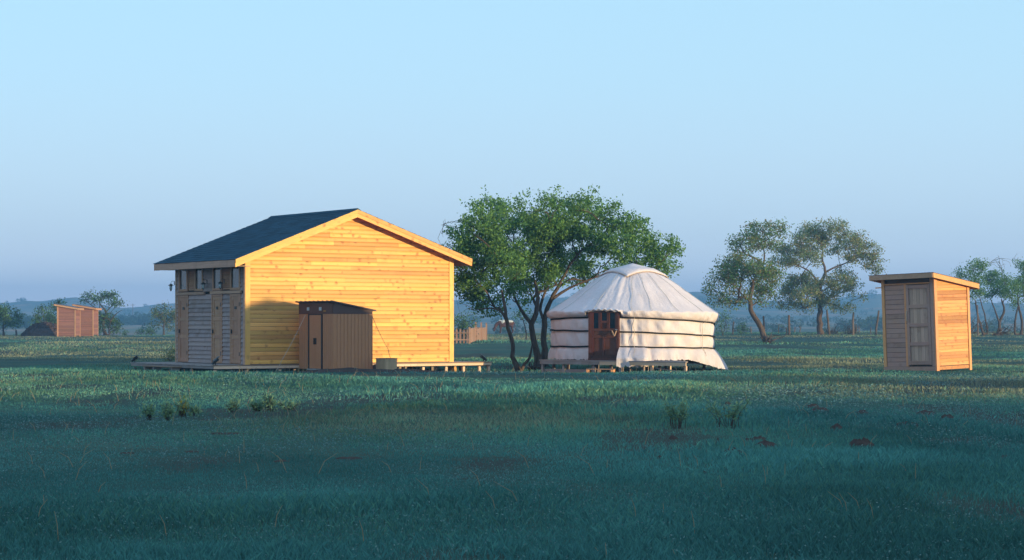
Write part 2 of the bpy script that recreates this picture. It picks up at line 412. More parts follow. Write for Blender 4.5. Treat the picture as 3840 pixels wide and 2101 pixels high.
# gable boards
pitch = .122
z = FL; row = 0
lo_x, hi_x = .13, GW - .15
while z < AP[1] - .2:
    z1 = z + pitch - .006
    def span(zz):
        a = max(lo_x, AP[0] - (AP[1] - .14 - zz) / SLL); b = min(hi_x, AP[0] + (AP[1] - .14 - zz) / SLR); return a, b
    a0, b0 = span(z); a1, b1 = span(z1)
    if b1 - a1 < .05: a1 = b1 = (a1 + b1) / 2
    cuts = []
    L = b0 - a0
    if L > 2.4:
        cuts = sorted(a0 + L * f for f in ([rnd.uniform(.18, .45), rnd.uniform(.55, .85)] if rnd.random() < .55 else [rnd.uniform(.25, .75)]))
    xs = [None] + cuts + [None]
    for i in range(len(xs) - 1):
        l0, l1 = (a0, a1) if xs[i] is None else (xs[i] + .0015,) * 2
        r0, r1 = (b0, b1) if xs[i + 1] is None else (xs[i + 1] - .0015,) * 2
        if l1 > r1: l1 = r1 = (l1 + r1) / 2
        d = rnd.uniform(-.002, .002)
        yb, yt = -.030 + d, -.012 + d
        zm = z + pitch * .62
        lm, rm = l0 + (l1 - l0) * .62, r0 + (r1 - r0) * .62
        vs_ = [(l0, yb, z), (r0, yb, z), (rm, yb, zm), (lm, yb, zm), (r1, yt, z1), (l1, yt, z1), (l0, .03, z), (r0, .03, z), (r1, .03, z1), (l1, .03, z1)]
        fs_ = [(0, 1, 2, 3), (3, 2, 4, 5), (0, 6, 7, 1), (5, 4, 8, 9), (0, 3, 5, 9, 6), (1, 7, 8, 4, 2)]
        MB().add(vs_, fs_).build('wall_board', M['pine'], house)
    z += pitch; row += 1
# corner uprights
MB().box(-.035, .125, -.05, .03, FL - .02, roof_z(.05) - .1).build('corner_board', M['pine_y'], house)
MB().box(GW - .145, GW + .02, -.05, .03, FL - .02, roof_z(GW) - .1).build('corner_board', M['pine_y'], house)
MB().box(-.05, -.036, -.03, .06, FL - .02, 3.1).build('corner_board', M['trim_wood'], house)
MB().box(-.045, .03, GL - .07, GL + .02, FL - .02, 3.1).build('corner_board', M['trim_wood'], house)
MB().box(GW - .02, GW + .012, .03, GL, FL, roof_z(GW) - .15).build('end_wall', M['grey_lap'], house)
MB().prism([(0, FL), (GW, FL), (GW, roof_z(GW) - .16), (AP[0], AP[1] - .16), (0, roof_z(0) - .16)], 1, GL - .029, GL + .005).build('rear_wall', M['grey_lap'], house)
# lapped side wall
lp = .128
def lap_rows(y0, y1, z0, z1):
    zz = z0
    while zz < z1 - .03:
        za = min(zz + lp + .015, z1)
        d = rnd.uniform(-.003, .003)
        MB().add([(-.046 + d, y0, zz), (-.046 + d, y1, zz), (-.010, y1, za), (-.010, y0, za), (.03, y0, zz), (.03, y1, zz), (.03, y1, za), (.03, y0, za)],
                 [(0, 3, 2, 1), (4, 5, 6, 7), (0, 1, 5, 4), (3, 7, 6, 2), (0, 4, 7, 3), (1, 2, 6, 5)]).build('wall_board', M['grey_lap'], house)
        zz += lp
for (a, b) in ((.06, .225), (.905, 1.395), (2.095, 3.625), (4.345, 4.43)): lap_rows(a, b, FL, 2.26)
for (a, b) in ((.06, .255), (2.04, 2.63), (4.30, 4.43)): lap_rows(a, b, 2.34, 3.12)
for (a, b, z_) in ((2.53, 4.42, 2.25), (.19, 2.13, 2.26)):
    MB().box(-.075, -.012, a, b, z_, z_ + .085).build('window_sill', M['trim_wood'], house)
# doors: frame, three panels, rails, plate, hinges
for (a, b) in ((.23, .90), (1.40, 2.09), (3.63, 4.34)):
    zt = 2.245
    d = MB().box(-.022, .02, a + .03, b - .03, FL, zt - .03).build('door', M['door_wood'], house)
    mb = MB(); mb.box(-.048, .0, a, a + .065, FL, zt); mb.box(-.048, .0, b - .065, b, FL, zt); mb.box(-.046, .0, a + .065, b - .065, zt - .06, zt); mb.build('door_frame', M['door_wood'], d)
    for zz, hh in ((FL + .02, .11), (.93, .10), (1.46, .10), (zt - .17, .10)):
        MB().box(-.036, -.02, a + .16, b - .16, zz, zz + hh).build('rail', M['door_wood'], d)
    for yy in (a + .075, b - .16): MB().box(-.037, -.02, yy, yy + .085, FL + .02, zt - .07).build('stile', M['door_wood'], d)
    MB().box(-.040, -.024, a + .29, a + .40, 1.80, 1.88).build('door_plate', M['plate'], d)
    for zz in (.42, 1.88): MB().box(-.056, -.046, a + .055, a + .085, zz, zz + .12).build('hinge', M['black'], d)
    MB().box(-.075, -.036, b - .13, b - .10, 1.08, 1.20).build('handle', M['black'], d)
# windows and louvres
for (a, b) in ((.26, .90), (1.42, 2.03), (2.64, 3.21), (3.67, 4.29)):
    z0, z1 = 2.36, 3.10
    wn = MB().box(-.012, -.004, a + .07, b - .07, z0 + .06, z1 - .04).build('window', M['glass'], house)
    mb = MB(); mb.box(-.05, .02, a, a + .075, z0, z1); mb.box(-.05, .02, b - .075, b, z0, z1); mb.box(-.048, .02, a + .075, b - .075, z0, z0 + .07); mb.box(-.048, .02, a + .075, b - .075, z1 - .05, z1)
    mb.build('frame', M['door_wood'], wn)
for (a, b) in ((.905, 1.415), (3.215, 3.665)):
    lv = MB().box(-.002, .02, a, b, 2.36, 3.10).build('louvre', M['dark_in'], house)
    for i in range(12):
        zz = 2.39 + i * .058
        MB().add([(-.034, a + .03, zz), (-.034, b - .03, zz), (-.004, b - .03, zz + .05), (-.004, a + .03, zz + .05), (-.026, a + .03, zz - .006), (-.026, b - .03, zz - .006), (.002, b - .03, zz + .044), (.002, a + .03, zz + .044)],
                 [(0, 3, 2, 1), (4, 5, 6, 7), (0, 1, 5, 4), (3, 7, 6, 2), (0, 4, 7, 3), (1, 2, 6, 5)]).build('slat', M['door_wood'], lv)
# roof: deck slabs, shingles, eave fascia, barge boards
Y0, Y1 = -.42, 4.92
XL, XR = -.56, 7.72
rf = MB()
rf.prism([(XL, roof_z(XL) - .03), (AP[0], AP[1] - .03), (XR, roof_z(XR) - .03), (XR, roof_z(XR) - .085), (AP[0], AP[1] - .085), (XL, roof_z(XL) - .085)], 1, Y0 + .02, Y1)
roof = rf.build('roof', M['door_wood'], house)
sh_stuff = MB(); cnt = 0
slopeL = math.hypot(AP[0] - XL, AP[1] - roof_z(XL)); aL = math.atan(SLL)
exp_, wid = .205, .36
ncourse = int(slopeL / exp_)
def shingle_verts(s0, y0, y1, side):
    # s measured from the eave up the slope; the butt end stands proud
    out = []
    for (s, h) in ((s0, .012), (s0 + exp_ + .03, .002)):
        for lift in (0, .012):
            if side < 0:
                x = XL - .03 + s * math.cos(aL); zz = roof_z(XL) - .026 - .03 * SLL + s * math.sin(aL)
            else:
                aR = math.atan(SLR); x = XR + .03 - s * math.cos(aR); zz = roof_z(XR) - .026 - .03 * SLR + s * math.sin(aR)
            out += [(x, y0, zz + h + lift - .006), (x, y1, zz + h + lift - .006)]
    return out
SHF = [(2, 3, 7, 6), (0, 1, 3, 2), (0, 2, 6, 4), (1, 5, 7, 3), (4, 6, 7, 5)]
for r_ in range(ncourse + 1):
    y = Y0 - .03 - (wid / 2 if r_ % 2 else 0); s0 = r_ * exp_
    if s0 + exp_ > slopeL + .05: break
    while y < Y1:
        ya, yb = max(y + .004, Y0 - .03), min(y + wid - .004, Y1 + .02)
        if yb - ya > .03:
            jit = rnd.uniform(-.008, .008); vv = shingle_verts(s0 + jit, ya, yb, -1)
            if cnt < 300: MB().add(vv, SHF).build('shingle', M['shingle'], roof); cnt += 1
            else: sh_stuff.add(vv, SHF)
        y += wid
slR = math.hypot(XR - AP[0], AP[1] - roof_z(XR))
for r_ in range(int(slR / exp_)):
    y = Y0 - .03 - (wid / 2 if r_ % 2 else 0)
    while y < Y1:
        ya, yb = max(y + .004, Y0 - .03), min(y + wid - .004, Y1 + .02)
        if yb - ya > .03: sh_stuff.add(shingle_verts(r_ * exp_, ya, yb, 1), SHF)
        y += wid
so_ = sh_stuff.build('shingle_field', M['shingle'], roof); so_['kind'] = 'stuff'
mb = MB(); mb.prism([(AP[0] - .13, AP[1] - .13 * SLL - .005), (AP[0], AP[1] + .022), (AP[0] + .13, AP[1] - .13 * SLR - .005)], 1, Y0 - .02, Y1 + .01); mb.build('ridge_cap', M['shingle'], roof)
# soffit under the gable overhang is the deck itself; barge boards in two layers
for s, xe, sl_ in ((-1, XL, SLL), (1, XR, SLR)):
    ze = roof_z(xe)
    for (o1, o2, yy0, yy1) in ((-.022, -.135, Y0 - .03, Y0 + .02), (-.128, -.25, Y0 - .012, Y0 + .032)):
        if o2 < -.2: ap = (AP[0], AP[1] + o1, AP[1] + o2)
        else: ap = (AP[0], AP[1] + o1, AP[1] + o2)
        poly = [(xe, ze + o1), (ap[0], ap[1]), (ap[0], ap[2]), (xe, ze + o2)]
        if s > 0: poly = [(ap[0] + .002, ap[1]), (xe, ze + o1), (xe, ze + o2), (ap[0] + .002, ap[2])]
        MB().prism(poly, 1, yy0, yy1).build('barge_board', M['pine'], roof)
MB().box(XL - .012, XL + .02, Y0 + .021, Y1 - .01, roof_z(XL) - .235, roof_z(XL) - .04).build('eave_board', M['trim_wood'], roof)
MB().box(XR - .02, XR + .012, Y0 + .021, Y1 - .01, roof_z(XR) - .235, roof_z(XR) - .04).build('eave_board', M['trim_wood'], roof)
MB().box(XL + .021, -.03, Y0 + .06, Y1 - .02, roof_z(XL) - .22, roof_z(XL) - .20).build('soffit', M['trim_wood'], roof)
poly = [(XL, roof_z(XL) - .24), (AP[0], AP[1] - .24), (AP[0], AP[1] - .04), (XL, roof_z(XL) - .04)]
MB().prism(poly, 1, Y1 - .01, Y1 + .02).build('barge_board', M['trim_wood'], roof)
poly = [(AP[0] + .002, AP[1] - .24), (XR, roof_z(XR) - .24), (XR, roof_z(XR) - .04), (AP[0] + .002, AP[1] - .04)]
MB().prism(poly, 1, Y1 - .01, Y1 + .02).build('barge_board', M['trim_wood'], roof)

# wall lanterns under the eave, on the shaded side
def lantern(u, v, zc, label, first=[None]):
    wx, wy = world_of(HO, u, v)
    if first[0] is None:
        L = empty('wall_lantern'); first[0] = L
        MB().lathe([(.012, .19), (.02, .17), (.05, .155), (.14, .10), (.145, .085), (.06, .08)], n=12).build('lamp_cap', M['black'], L)
        MB().lathe([(.065, .08), (.07, 0), (.05, -.12), (.045, -.13)], n=10).build('lamp_glass', M['lamp_glass'], L, True)
        for k in range(5):
            a = 2 * PI * k / 5
            MB().bar((.072 * math.cos(a), .072 * math.sin(a), .08), (.052 * math.cos(a), .052 * math.sin(a), -.125), .012).build('cage_bar', M['black'], L)
        MB().lathe([(.055, -.125), (.05, -.15), (.02, -.18), (.004, -.22)], n=10).build('finial', M['black'], L)
        mb = MB(); pts = [(.0, 0, .18), (.02, 0, .26), (.08, 0, .31), (.16, 0, .30), (.20, 0, .22)]
        mb.tube(pts, .009, 6); mb.box(.19, .205, -.03, .03, .10, .30); mb.build('bracket', M['black'], L)
    else: L = copy_tree(first[0])
    L.location = (wx, wy, zc); L.rotation_euler = (0, 0, UH); L.scale = (.62, .62, .62); top(L, label, 'lantern', 'black lanterns on the house side')
lantern(-.17, 4.56, 2.50, 'black wall lantern at the far corner of the house, against the sky')
lantern(-.17, 2.37, 2.51, 'black wall lantern on the plain siding between the two pairs of windows')
lantern(-.17, 1.26, 2.51, 'black wall lantern in front of the louvre above the gap between two doors')

# deck around the house
deck = empty('house_deck', (HO[0], HO[1], 0), UH)
top(deck, 'low weathered plank deck on short posts under the pine house', 'deck')
DZ = .175
DX0, DX1, DY0, DY1 = -1.28, 8.42, -.50, 5.05
y = DY0 + .002; 
while y < DY1 - .01:
    y2 = min(y + .115, DY1)
    if y2 < .0 or True:
        x0, x1 = DX0 - .03, DX1 + .05
        for (a, b) in ((x0, 3.2 + rnd.uniform(-.6, .6)), (None, x1)):
            if a is None: a = last + .004
            last = b
            MB().box(a, b, y, y2 - .008, DZ - .028 + rnd.uniform(-.003, .002), DZ + rnd.uniform(-.002, .003)).build('deck_plank', M['deck'] if y > DY0 + .05 else M['deck_red'], deck)
    y += .115
x = DX0
while x < DX1 - .02:
    x2 = min(x + rnd.uniform(1.6, 2.4), DX1)
    MB().box(x + .003, x2 - .003, DY0 + .004, DY0 + .044, DZ - .105, DZ - .031).build('edge_board', M['lumber'], deck); x = x2
y = DY0 + .046
while y < DY1 - .02:
    y2 = min(y + rnd.uniform(1.7, 2.3), DY1)
    MB().box(DX0 - .004, DX0 + .036, y, y2 - .004, DZ - .10, DZ - .031).build('edge_board', M['deck'], deck)
    MB().box(DX1 - .036, DX1 + .004, y, y2 - .004, DZ - .14, DZ - .031).build('edge_board', M['lumber'], deck)
    y = y2
for yy in (1.0, 2.4, 3.9): MB().box(DX0 + .05, DX1 - .05, yy, yy + .05, DZ - .15, DZ - .032).build('joist', M['deck'], deck)
post_spots = [(u, DY0 + .09) for u in (-1.2, -.2, .9, 3.6, 4.3, 5.05, 5.9, 6.75, 7.4, 8.0, 8.36)] + [(u, 1.06) for u in (-1.2, .5, 2., 3.8, 5., 6.2, 7.2, 8.3)] + [(u, 2.46) for u in (-1.2, 1, 3, 4.6, 6, 7.3, 8.3)] + [(u, 3.96) for u in (-1.2, 1.5, 4, 5.6, 7., 8.3)] + [(u, 4.95) for u in (-1.2, .4)]
for (u, v) in post_spots:
    wx, wy = world_of(HO, u, v); g = gz(wx, wy)
    MB().box(u - .04, u + .04, v - .04, v + .04, g - .08, DZ - .137).build('post', M['lumber'] if v < 0 else M['deck'], deck)
MB().box(7.1, 7.18, -.36, -.02, gz(*world_of(HO, 7.1, -.2)) - .05, DZ - .137).build('post', M['pine_y'], deck)
# low step on the side
stp = empty('deck_step', (*world_of(HO, -1.5, 2.6), 0), UH); top(stp, 'long reddish board step against the left edge of the house deck', 'step')
for i in range(2): MB().box(-.20 + i * .15, -.06 + i * .15, -1.3, .75, .085, .115).build('tread', M['deck_red'], stp)
for yy in (-1.2, .0, .62): MB().box(-.19, .08, yy, yy + .05, gz(*world_of(HO, -1.5, 2.6 + yy)) - .03, .084).build('riser', M['deck'], stp)

# solar spotlights
def spotlight(u, v, zc, rz, label, first=[None]):
    if first[0] is None:
        S = empty('solar_spotlight'); first[0] = S
        MB().box(-.05, .05, -.05, .05, 0, .012).build('base_plate', M['black'], S)
        MB().tube([(0, 0, .01), (0, 0, .09)], .014, 8).build('stem', M['black'], S)
        mb = MB(); mb.tube([(-.10, 0, .03), (-.02, 0, .10), (.08, 0, .18)], [.03, .042, .055], 10); mb.build('lamp_head', M['black'], S)
        Mx = Matrix.Translation((.03, 0, .19)) @ Euler((0, R(-38), 0)).to_matrix().to_4x4()
        MB().box(-.12, .09, -.07, .07, -.006, .006, Mx).build('solar_panel', M['metal_black'], S)
    else: S = copy_tree(first[0])
    wx, wy = world_of(HO, u, v); S.location = (wx, wy, zc); S.rotation_euler = (0, 0, rz); top(S, label, 'spotlight', 'solar spotlights on the deck edge')
spotlight(-1.22, 4.9, DZ + .004, R(10), 'black solar spotlight at the far left corner of the house deck')
spotlight(-1.16, -.35, DZ + .004, R(30), 'black solar spotlight at the front corner of the house deck beside the doors')
spotlight(8.25, -.30, DZ + .004, R(175), 'black solar spotlight on the sunlit right end of the house deck')

# ------------------------------------------------------------------ metal shed in front of the gable
SO = (*world_of(HO, 1.52, -2.42), UH)
shed = empty('metal_shed', (SO[0], SO[1], 0.05), UH)
top(shed, 'brown ribbed metal garden shed with a dark pent roof before the gable wall', 'shed')
SW, SD, HF, HB = 1.30, 1.93, 1.93, 1.70    # along the gable, away from it, front and back height
def shz(x): return HF - (HF - HB) * x / SW
# right-hand wall (parallel to the gable): ribbed strips
nst = 11
for i in range(nst):
    a, b = i * SW / nst, (i + 1) * SW / nst; wd = b - a
    zt = 1.60
    prof = [(a + .003, 0.), (a + .003, -.012), (a + .020, -.022), (b - .020, -.022), (b - .003, -.012), (b - .003, 0.)]
    MB().prism(prof, 2, .0, zt).build('wall_panel', M['metal_brown'], shed)
MB().prism([(-.012, 1.601), (SW + .01, 1.601), (SW + .01, shz(SW) - .005), (-.012, shz(0) - .005)], 1, -.028, .0).build('gable_panel', M['metal_dark'], shed)
MB().box(-.015, .012, -.03, .012, 0, 1.60).build('corner_trim', M['metal_brown'], shed)
MB().box(SW - .012, SW + .012, -.03, .012, 0, 1.60).build('corner_trim', M['metal_brown'], shed)
# front wall with the sliding doors, facing the deck corner
def frontstrips(a, b, n):
    for i in range(n):
        p, q = a + (b - a) * i / n, a + (b - a) * (i + 1) / n
        MB().prism([(0., p + .003), (-.012, p + .003), (-.020, p + .016), (-.020, q - .016), (-.012, q - .003), (0., q - .003)], 2, 0, 1.60).build('wall_panel', M['metal_brown'], shed)
frontstrips(.013, .56, 5); frontstrips(1.38, SD, 5)
MB().box(-.012, .0, .56, 1.38, 0, 1.60).build('door_recess', M['metal_black'], shed)
for (a, b) in ((.56, .63), (1.31, 1.38)): MB().box(-.035, -.013, a, b, 0, 1.60).build('door_jamb', M['metal_black'], shed)
for (a, b) in ((.634, .967), (.973, 1.306)):
    dl = MB().box(-.028, -.013, a, b, .02, 1.57).build('door', M['metal_brown'], shed)
    hy = b - .07 if a < .9 else a + .02
    MB().box(-.05, -.0285, hy, hy + .05, .72, .90).build('handle', M['black'], dl)
MB().box(-.036, -.012, .56, 1.38, 1.57, 1.60).build('door_rail', M['metal_black'], shed)
MB().box(-.026, .0, -.012, SD, 1.601, HF - .005).build('header_panel', M['metal_dark'], shed)
for yc in (.60, 1.30):
    vp = MB().box(-.036, -.027, yc, yc + .14, 1.70, 1.80).build('vent', M['zinc'], shed); MB().box(-.040, -.0365, yc + .012, yc + .128, 1.712, 1.788).build('pane', M['vent_pane'], vp)
MB().box(-.031, -.0265, .36, .50, 1.665, 1.705).build('maker_label', M['orange_label'], shed)
MB().prism([(-.12, HF + .02), (SW + .10, shz(SW) - .02), (SW + .10, shz(SW) + .005), (-.12, HF + .045)], 1, -.10, SD + .06).build('roof', M['metal_dark'], shed)
mb = MB()
for i in range(9):
    yy = -.08 + i * .25
    mb.prism([(-.12, HF + .046), (SW + .10, shz(SW) + .006), (SW + .10, shz(SW) + .022), (-.12, HF + .062)], 1, yy, yy + .02)
mb.build('roof_rib', M['metal_dark'], shed)
MB().box(.0, SW, SD - .01, SD, 0, HB - .02).build('rear_wall', M['metal_brown'], shed)
MB().box(SW - .012, SW - .001, .012, SD - .01, 0, HB - .02).build('rear_wall', M['metal_brown'], shed)
MB().box(-.10, .012, .62, 1.32, -.03, .012).build('threshold', M['zinc'], shed)

# soil banked round the shed and along the deck
def mound(name, cx, cy, rx, ry, h, mat, seed, rz=0., n=18, rings=7):
    rr = random.Random(seed); vs = []; fs = []
    ph = rr.uniform(0, 100)
    for i in range(rings + 1):
        t = i / rings
        for k in range(n):
            a = 2 * PI * k / n
            wob = 1 + .35 * (float(vnoise(ph + 2.2 * math.cos(a), ph + 2.2 * math.sin(a))) - .5)
            x = math.cos(a) * rx * t * wob; y = math.sin(a) * ry * t * wob
            c, s = math.cos(rz), math.sin(rz); X, Y = cx + x * c - y * s, cy + x * s + y * c
            hz = h * (1 - t * t) ** .75 * (.35 + 1.1 * float(fbm(ph + x / max(rx, .1) * 3, ph + y / max(ry, .1) * 3, 3)))
            vs.append((x * c - y * s, x * s + y * c, gz(X, Y) + hz - (.015 if i == rings else 0)))
    for i in range(rings):
        for k in range(n):
            k2 = (k + 1) % n; fs.append((i * n + k, (i + 1) * n + k, (i + 1) * n + k2, i * n + k2))
    o = MB().add(vs, fs).build(name, mat, None, True); o.location = (cx, cy, 0); return o
cx, cy = world_of(HO, 2.6, -2.75)
o = mound('soil_bank', cx, cy, 2.3, .75, .13, M['soil'], 3, UH * .5, 36, 9); top(o, 'bank of loose dark soil heaped along the foot of the metal shed', 'soil bank')
o['kind'] = 'stuff'; 
cx, cy = world_of(HO, 3.35, -2.1); o = mound('soil_bank', cx, cy, .55, .4, .26, M['soil'], 5, 0, 24, 8); top(o, 'small dark soil heap between the metal shed and the crate', 'soil heap')
for i, (u, v, rx) in enumerate(((.2, -1.35, 2.6), (6.4, -1.3, 2.4))):
    cx, cy = world_of(HO, u, v); o = mound('soil_strip', cx, cy, rx, .35, .03, M['soil'], 8 + i, UH * .35, 40, 5); o['kind'] = 'structure'

# crate beside the shed
CR = (-3.62, 57.35)
crate = empty('wooden_crate', (*CR, gz(*CR) - .01), R(42)); top(crate, 'square open wooden crate of upright boards beside the metal shed', 'crate')
cw, ch = .42, .43
for s in range(4):
    Mx = Euler((0, 0, s * PI / 2)).to_matrix().to_4x4()
    for i in range(4):
        a = -cw / 2 + i * cw / 4
        MB().box(a + .002, a + cw / 4 - .002, -cw / 2 - .012, -cw / 2 + .01, 0, ch - .022 + rnd.uniform(-.004, .003), Mx).build('board', M['crate'], crate)
    MB().box(-cw / 2 - .02, cw / 2 - .02, -cw / 2 - .024, -cw / 2 + .016, ch - .02, ch, Mx).build('rim', M['deck_red'], crate)
MB().box(-cw / 2 + .012, cw / 2 - .012, -cw / 2 + .012, cw / 2 - .012, .02, .26).build('soil_fill', M['soil'], crate)

# guy ropes holding the shed
def rope(name, pts, r, mat, label):
    P = []
    for i in range(len(pts) - 1):
        for k in range(6):
            t = k / 6; p = Vector(pts[i]).lerp(Vector(pts[i + 1]), t); P.append(p + Vector((0, 0, -.05 * math.sin(PI * t))) * (pts[i + 1][2] != pts[i][2]))
    P.append(Vector(pts[-1])); o = MB().tube(P, r, 6).build(name, mat); top(o, label, 'rope'); return o
p0 = (*world_of(HO, 1.45, -.95), 1.62); p1 = (*world_of(HO, .35, -1.5), .30); p2 = (*world_of(HO, .1, -1.62), .04)
rope('guy_rope', [p0, p1, p2], .007, M['rope'], 'pale guy rope from the shed slanting down over the shaded wall boards')
p0 = (*world_of(HO, 2.84, -2.40), 1.60); p1 = (*world_of(HO, 3.55, -2.15), .62); p2 = (*world_of(HO, 3.70, -2.05), .36); p3 = (*world_of(HO, 3.78, -2.0), .10)
rope('guy_rope', [p0, p1, p2, p3], .008, M['rope_red'], 'reddish guy rope hanging from the shed over the sunlit wall boards')

# ------------------------------------------------------------------ ger (felt tent)
GC = (3.67, 60.60)
GS = 1.031; GCW = (GC[0] * GS, GC[1] * GS)      # where it stands
ger = empty('ger_tent', (*GCW, -.042)); ger.scale = (GS, GS, GS); top(ger, 'round white canvas tent with a carved brown door and black straps', 'tent')
DA = -23.0; DHW = 10.8
def gpt(a, r, z): t = R(a); return (r * math.sin(t), -r * math.cos(t), z)
def strap_z(i, a):
    a = (a + 180) % 360 - 180
    mid, lft, rgt = ((1.575, 1.49, 1.35), (1.15, 1.18, .96), (.70, .68, .62))[i]
    d = a - DA
    return mid + (rgt - mid) * min(1, max(0, d) / 113) ** 1.1 + (lft - mid) * min(1, max(0, -d) / 67)
def hem(a):
    a = (a + 180) % 360 - 180
    z = np.interp(a, [-180, -120, -90, -34, -12, -9, 3, 6, 10, 36, 46, 62, 80, 110, 150, 180], [.22, .26, .31, .325, .12, .07, .10, .14, .30, .31, .20, .04, -.02, .03, .18, .22])
    rb = np.interp(a, [-180, -90, -34, -12, 3, 8, 36, 60, 80, 100, 140, 180], [2.55, 2.55, 2.50, 3.05, 3.22, 2.75, 2.62, 2.80, 2.90, 2.86, 2.6, 2.55])
    rag = float(vnoise(a * .9 + 300, 3.)) * .045 + float(vnoise(a * 3.1 + 90, 5.)) * .03 - .035
    if -9 < a < 7: rag += .07 * (float(vnoise(a * 2.2 + 50, 1.)) > .5) * float(vnoise(a * 4 + 5, 2)) + .02
    if -90 < a < -36: rag += -.01
    return float(z) + rag * (1 if a < 40 else .35), float(rb)
def wrink(a, z):
    f = fbm(a * .11 + z * 1.5 + 20, z * 1.1 + a * .015, 3) - .5
    k = .045 if a > -15 and a < 20 else .034
    fold = math.sin(a * .95 + z * 2.2 + 3 * float(vnoise(a * .1, z))) * .012 * max(0, 1 - abs(a + 6) / 14)
    fold += math.sin(a * .55 - z * 3.2 + 4 * float(vnoise(a * .07 + 9, z * .8))) * .010 * (1 if a > -12 else .4)
    return float(f) * k * 3.0 + fold * 2.4
def wall_r(a, z, zb, rb):
    s = [strap_z(i, a) for i in range(3)]
    base = 2.455
    if z >= s[0]: return base
    for hi, lo, bl in ((s[0], s[1], .022), (s[1], s[2], .022)):
        if z >= lo:
            t = (z - lo) / (hi - lo); return base + bl * (math.sin(PI * t) ** .7) if 0 < t < 1 else base
    t = (s[2] - z) / max(.05, s[2] - (.36 if -13 < a < 7 else zb)); t = min(1., t)
    return base + (rb - base) * (t ** .8) + .02 * math.sin(PI * t)
nA, nZ = 420, 46
A = np.linspace(DA + DHW, DA - DHW + 360, nA)
V = []; 
for a in A:
    aa = (a + 180) % 360 - 180
    zb, rb = hem(aa); zt = strap_z(0, aa) + .02
    edge = min(abs(a - A[0]), abs(a - A[-1]))
    for j in range(nZ):
        t = j / (nZ - 1); z = zb + (zt - zb) * t
        r = wall_r(aa, z, zb, rb); smin = min(abs(z - strap_z(i, aa)) for i in range(3))
        r += wrink(aa, z) * min(1., .15 + smin / .12) + (.02 * math.exp(-edge / 1.2) if edge < 6 else 0)
        V.append(gpt(a, r, z))
idx = np.arange(nA * nZ).reshape(nA, nZ)
Q = np.stack([idx[:-1, :-1], idx[1:, :-1], idx[1:, 1:], idx[:-1, 1:]], -1).reshape(-1, 4)
o = bpy.data.objects.new('wall_cover', np_mesh('wall_cover', V, Q, [M['canvas']], None, True)); link(o, ger)
# roof cover: hangs to the top strap, over the eave and up to the crown
EV = 1.76
def roof_prof(a, t):
    """t 0 at the lower edge, .22 at the eave turn, 1 at the crown ring"""
    s0 = strap_z(0, a) + .012
    ev = EV - .05 * max(0, (a - DA)) / 113 - .02 * max(0, -(a - DA)) / 90
    if t < .22:
        k = t / .22; r = 2.475 + .135 * math.sin(k * PI * .62) ** .6; z = s0 + (ev - .02 - s0) * k
        return r, z
    k = (t - .22) / .78
    r0 = 2.475 + .135 * math.sin(PI * .62) ** .6
    kk = k
    r = r0 + (.62 - r0) * kk
    z = ev - .02 + (3.0 - ev + .02) * (kk + .012 * math.sin(PI * kk) - .02 * math.sin(2 * PI * kk))
    return r, z
nA2, nT = 420, 56
V = []
for i in range(nA2):
    a = -180 + 360 * i / nA2; aa = a
    ddoor = abs(aa - DA)
    for j in range(nT):
        t = j / (nT - 1); t = t * (1.15 - .15 * t)
        r, z = roof_prof(aa, t)
        if ddoor < DHW + 1.5:                          # lifted above the door, rolled edge
            zl = 1.755 - .03 * (ddoor / DHW) ** 2
            if t < .22: f = t / .22; z = zl + f * .06 + .02 * math.sin(aa * 1.7); r = 2.60 + .055 * math.sin(f * PI) + .03 * float(vnoise(aa * .8, 3.3))
            elif z < zl + .07: z = zl + .07
        if t > .22:
            k = (t - .22) / .78; rad = r / 2.6
            w_ = (float(fbm(aa * .12 * 1.3 + 60, k * 1.6 + aa * .01, 3)) - .5) * .075 * math.sin(PI * min(1, k * 1.1 + .05)) ** .5
            w_ += .012 * math.cos(R(aa) * 26 + 1) * (1 - k) * math.sin(PI * min(1, k + .08))
            fold = .05 * (float(vnoise(aa * .22 + k * 1.2 + 7, k * 1.2)) - .5) * math.exp(-((aa + 22) / 20.) ** 2) * (1 - k)
            z += w_ + fold
        else:
            r += wrink(aa, z * 1.7) * min(1, t / .08) * .9
        V.append(gpt(a, r, z))
idx = np.arange(nA2 * nT).reshape(nA2, nT); nxt = np.roll(idx, -1, 0)
Q = np.stack([idx[:, :-1], nxt[:, :-1], nxt[:, 1:], idx[:, 1:]], -1).reshape(-1, 4)
o = bpy.data.objects.new('roof_cover', np_mesh('roof_cover', V, Q, [M['canvas']], None, True)); link(o, ger)
def roof_z_at(a, r):
    lo, hi = .22, 1.
    for _ in range(24):
        m_ = (lo + hi) / 2
        if roof_prof(a, m_)[0] > r: lo = m_
        else: hi = m_
    return roof_prof(a, lo)[1]
# seams
for a in (-58, -31, -4, 10, 28, 50, 78, 110, 150, -95, -140):
    pts = []
    for j in range(14):
        r = 2.60 - (2.60 - .85) * j / 13; aa = a + (1.5 * math.sin(j * .9 + a))* .4; pts.append(gpt(aa, r, roof_z_at(aa, r) + .022 + .0 * j))
    MB().tube(pts, .005, 5).build('seam', M['seam'], ger)
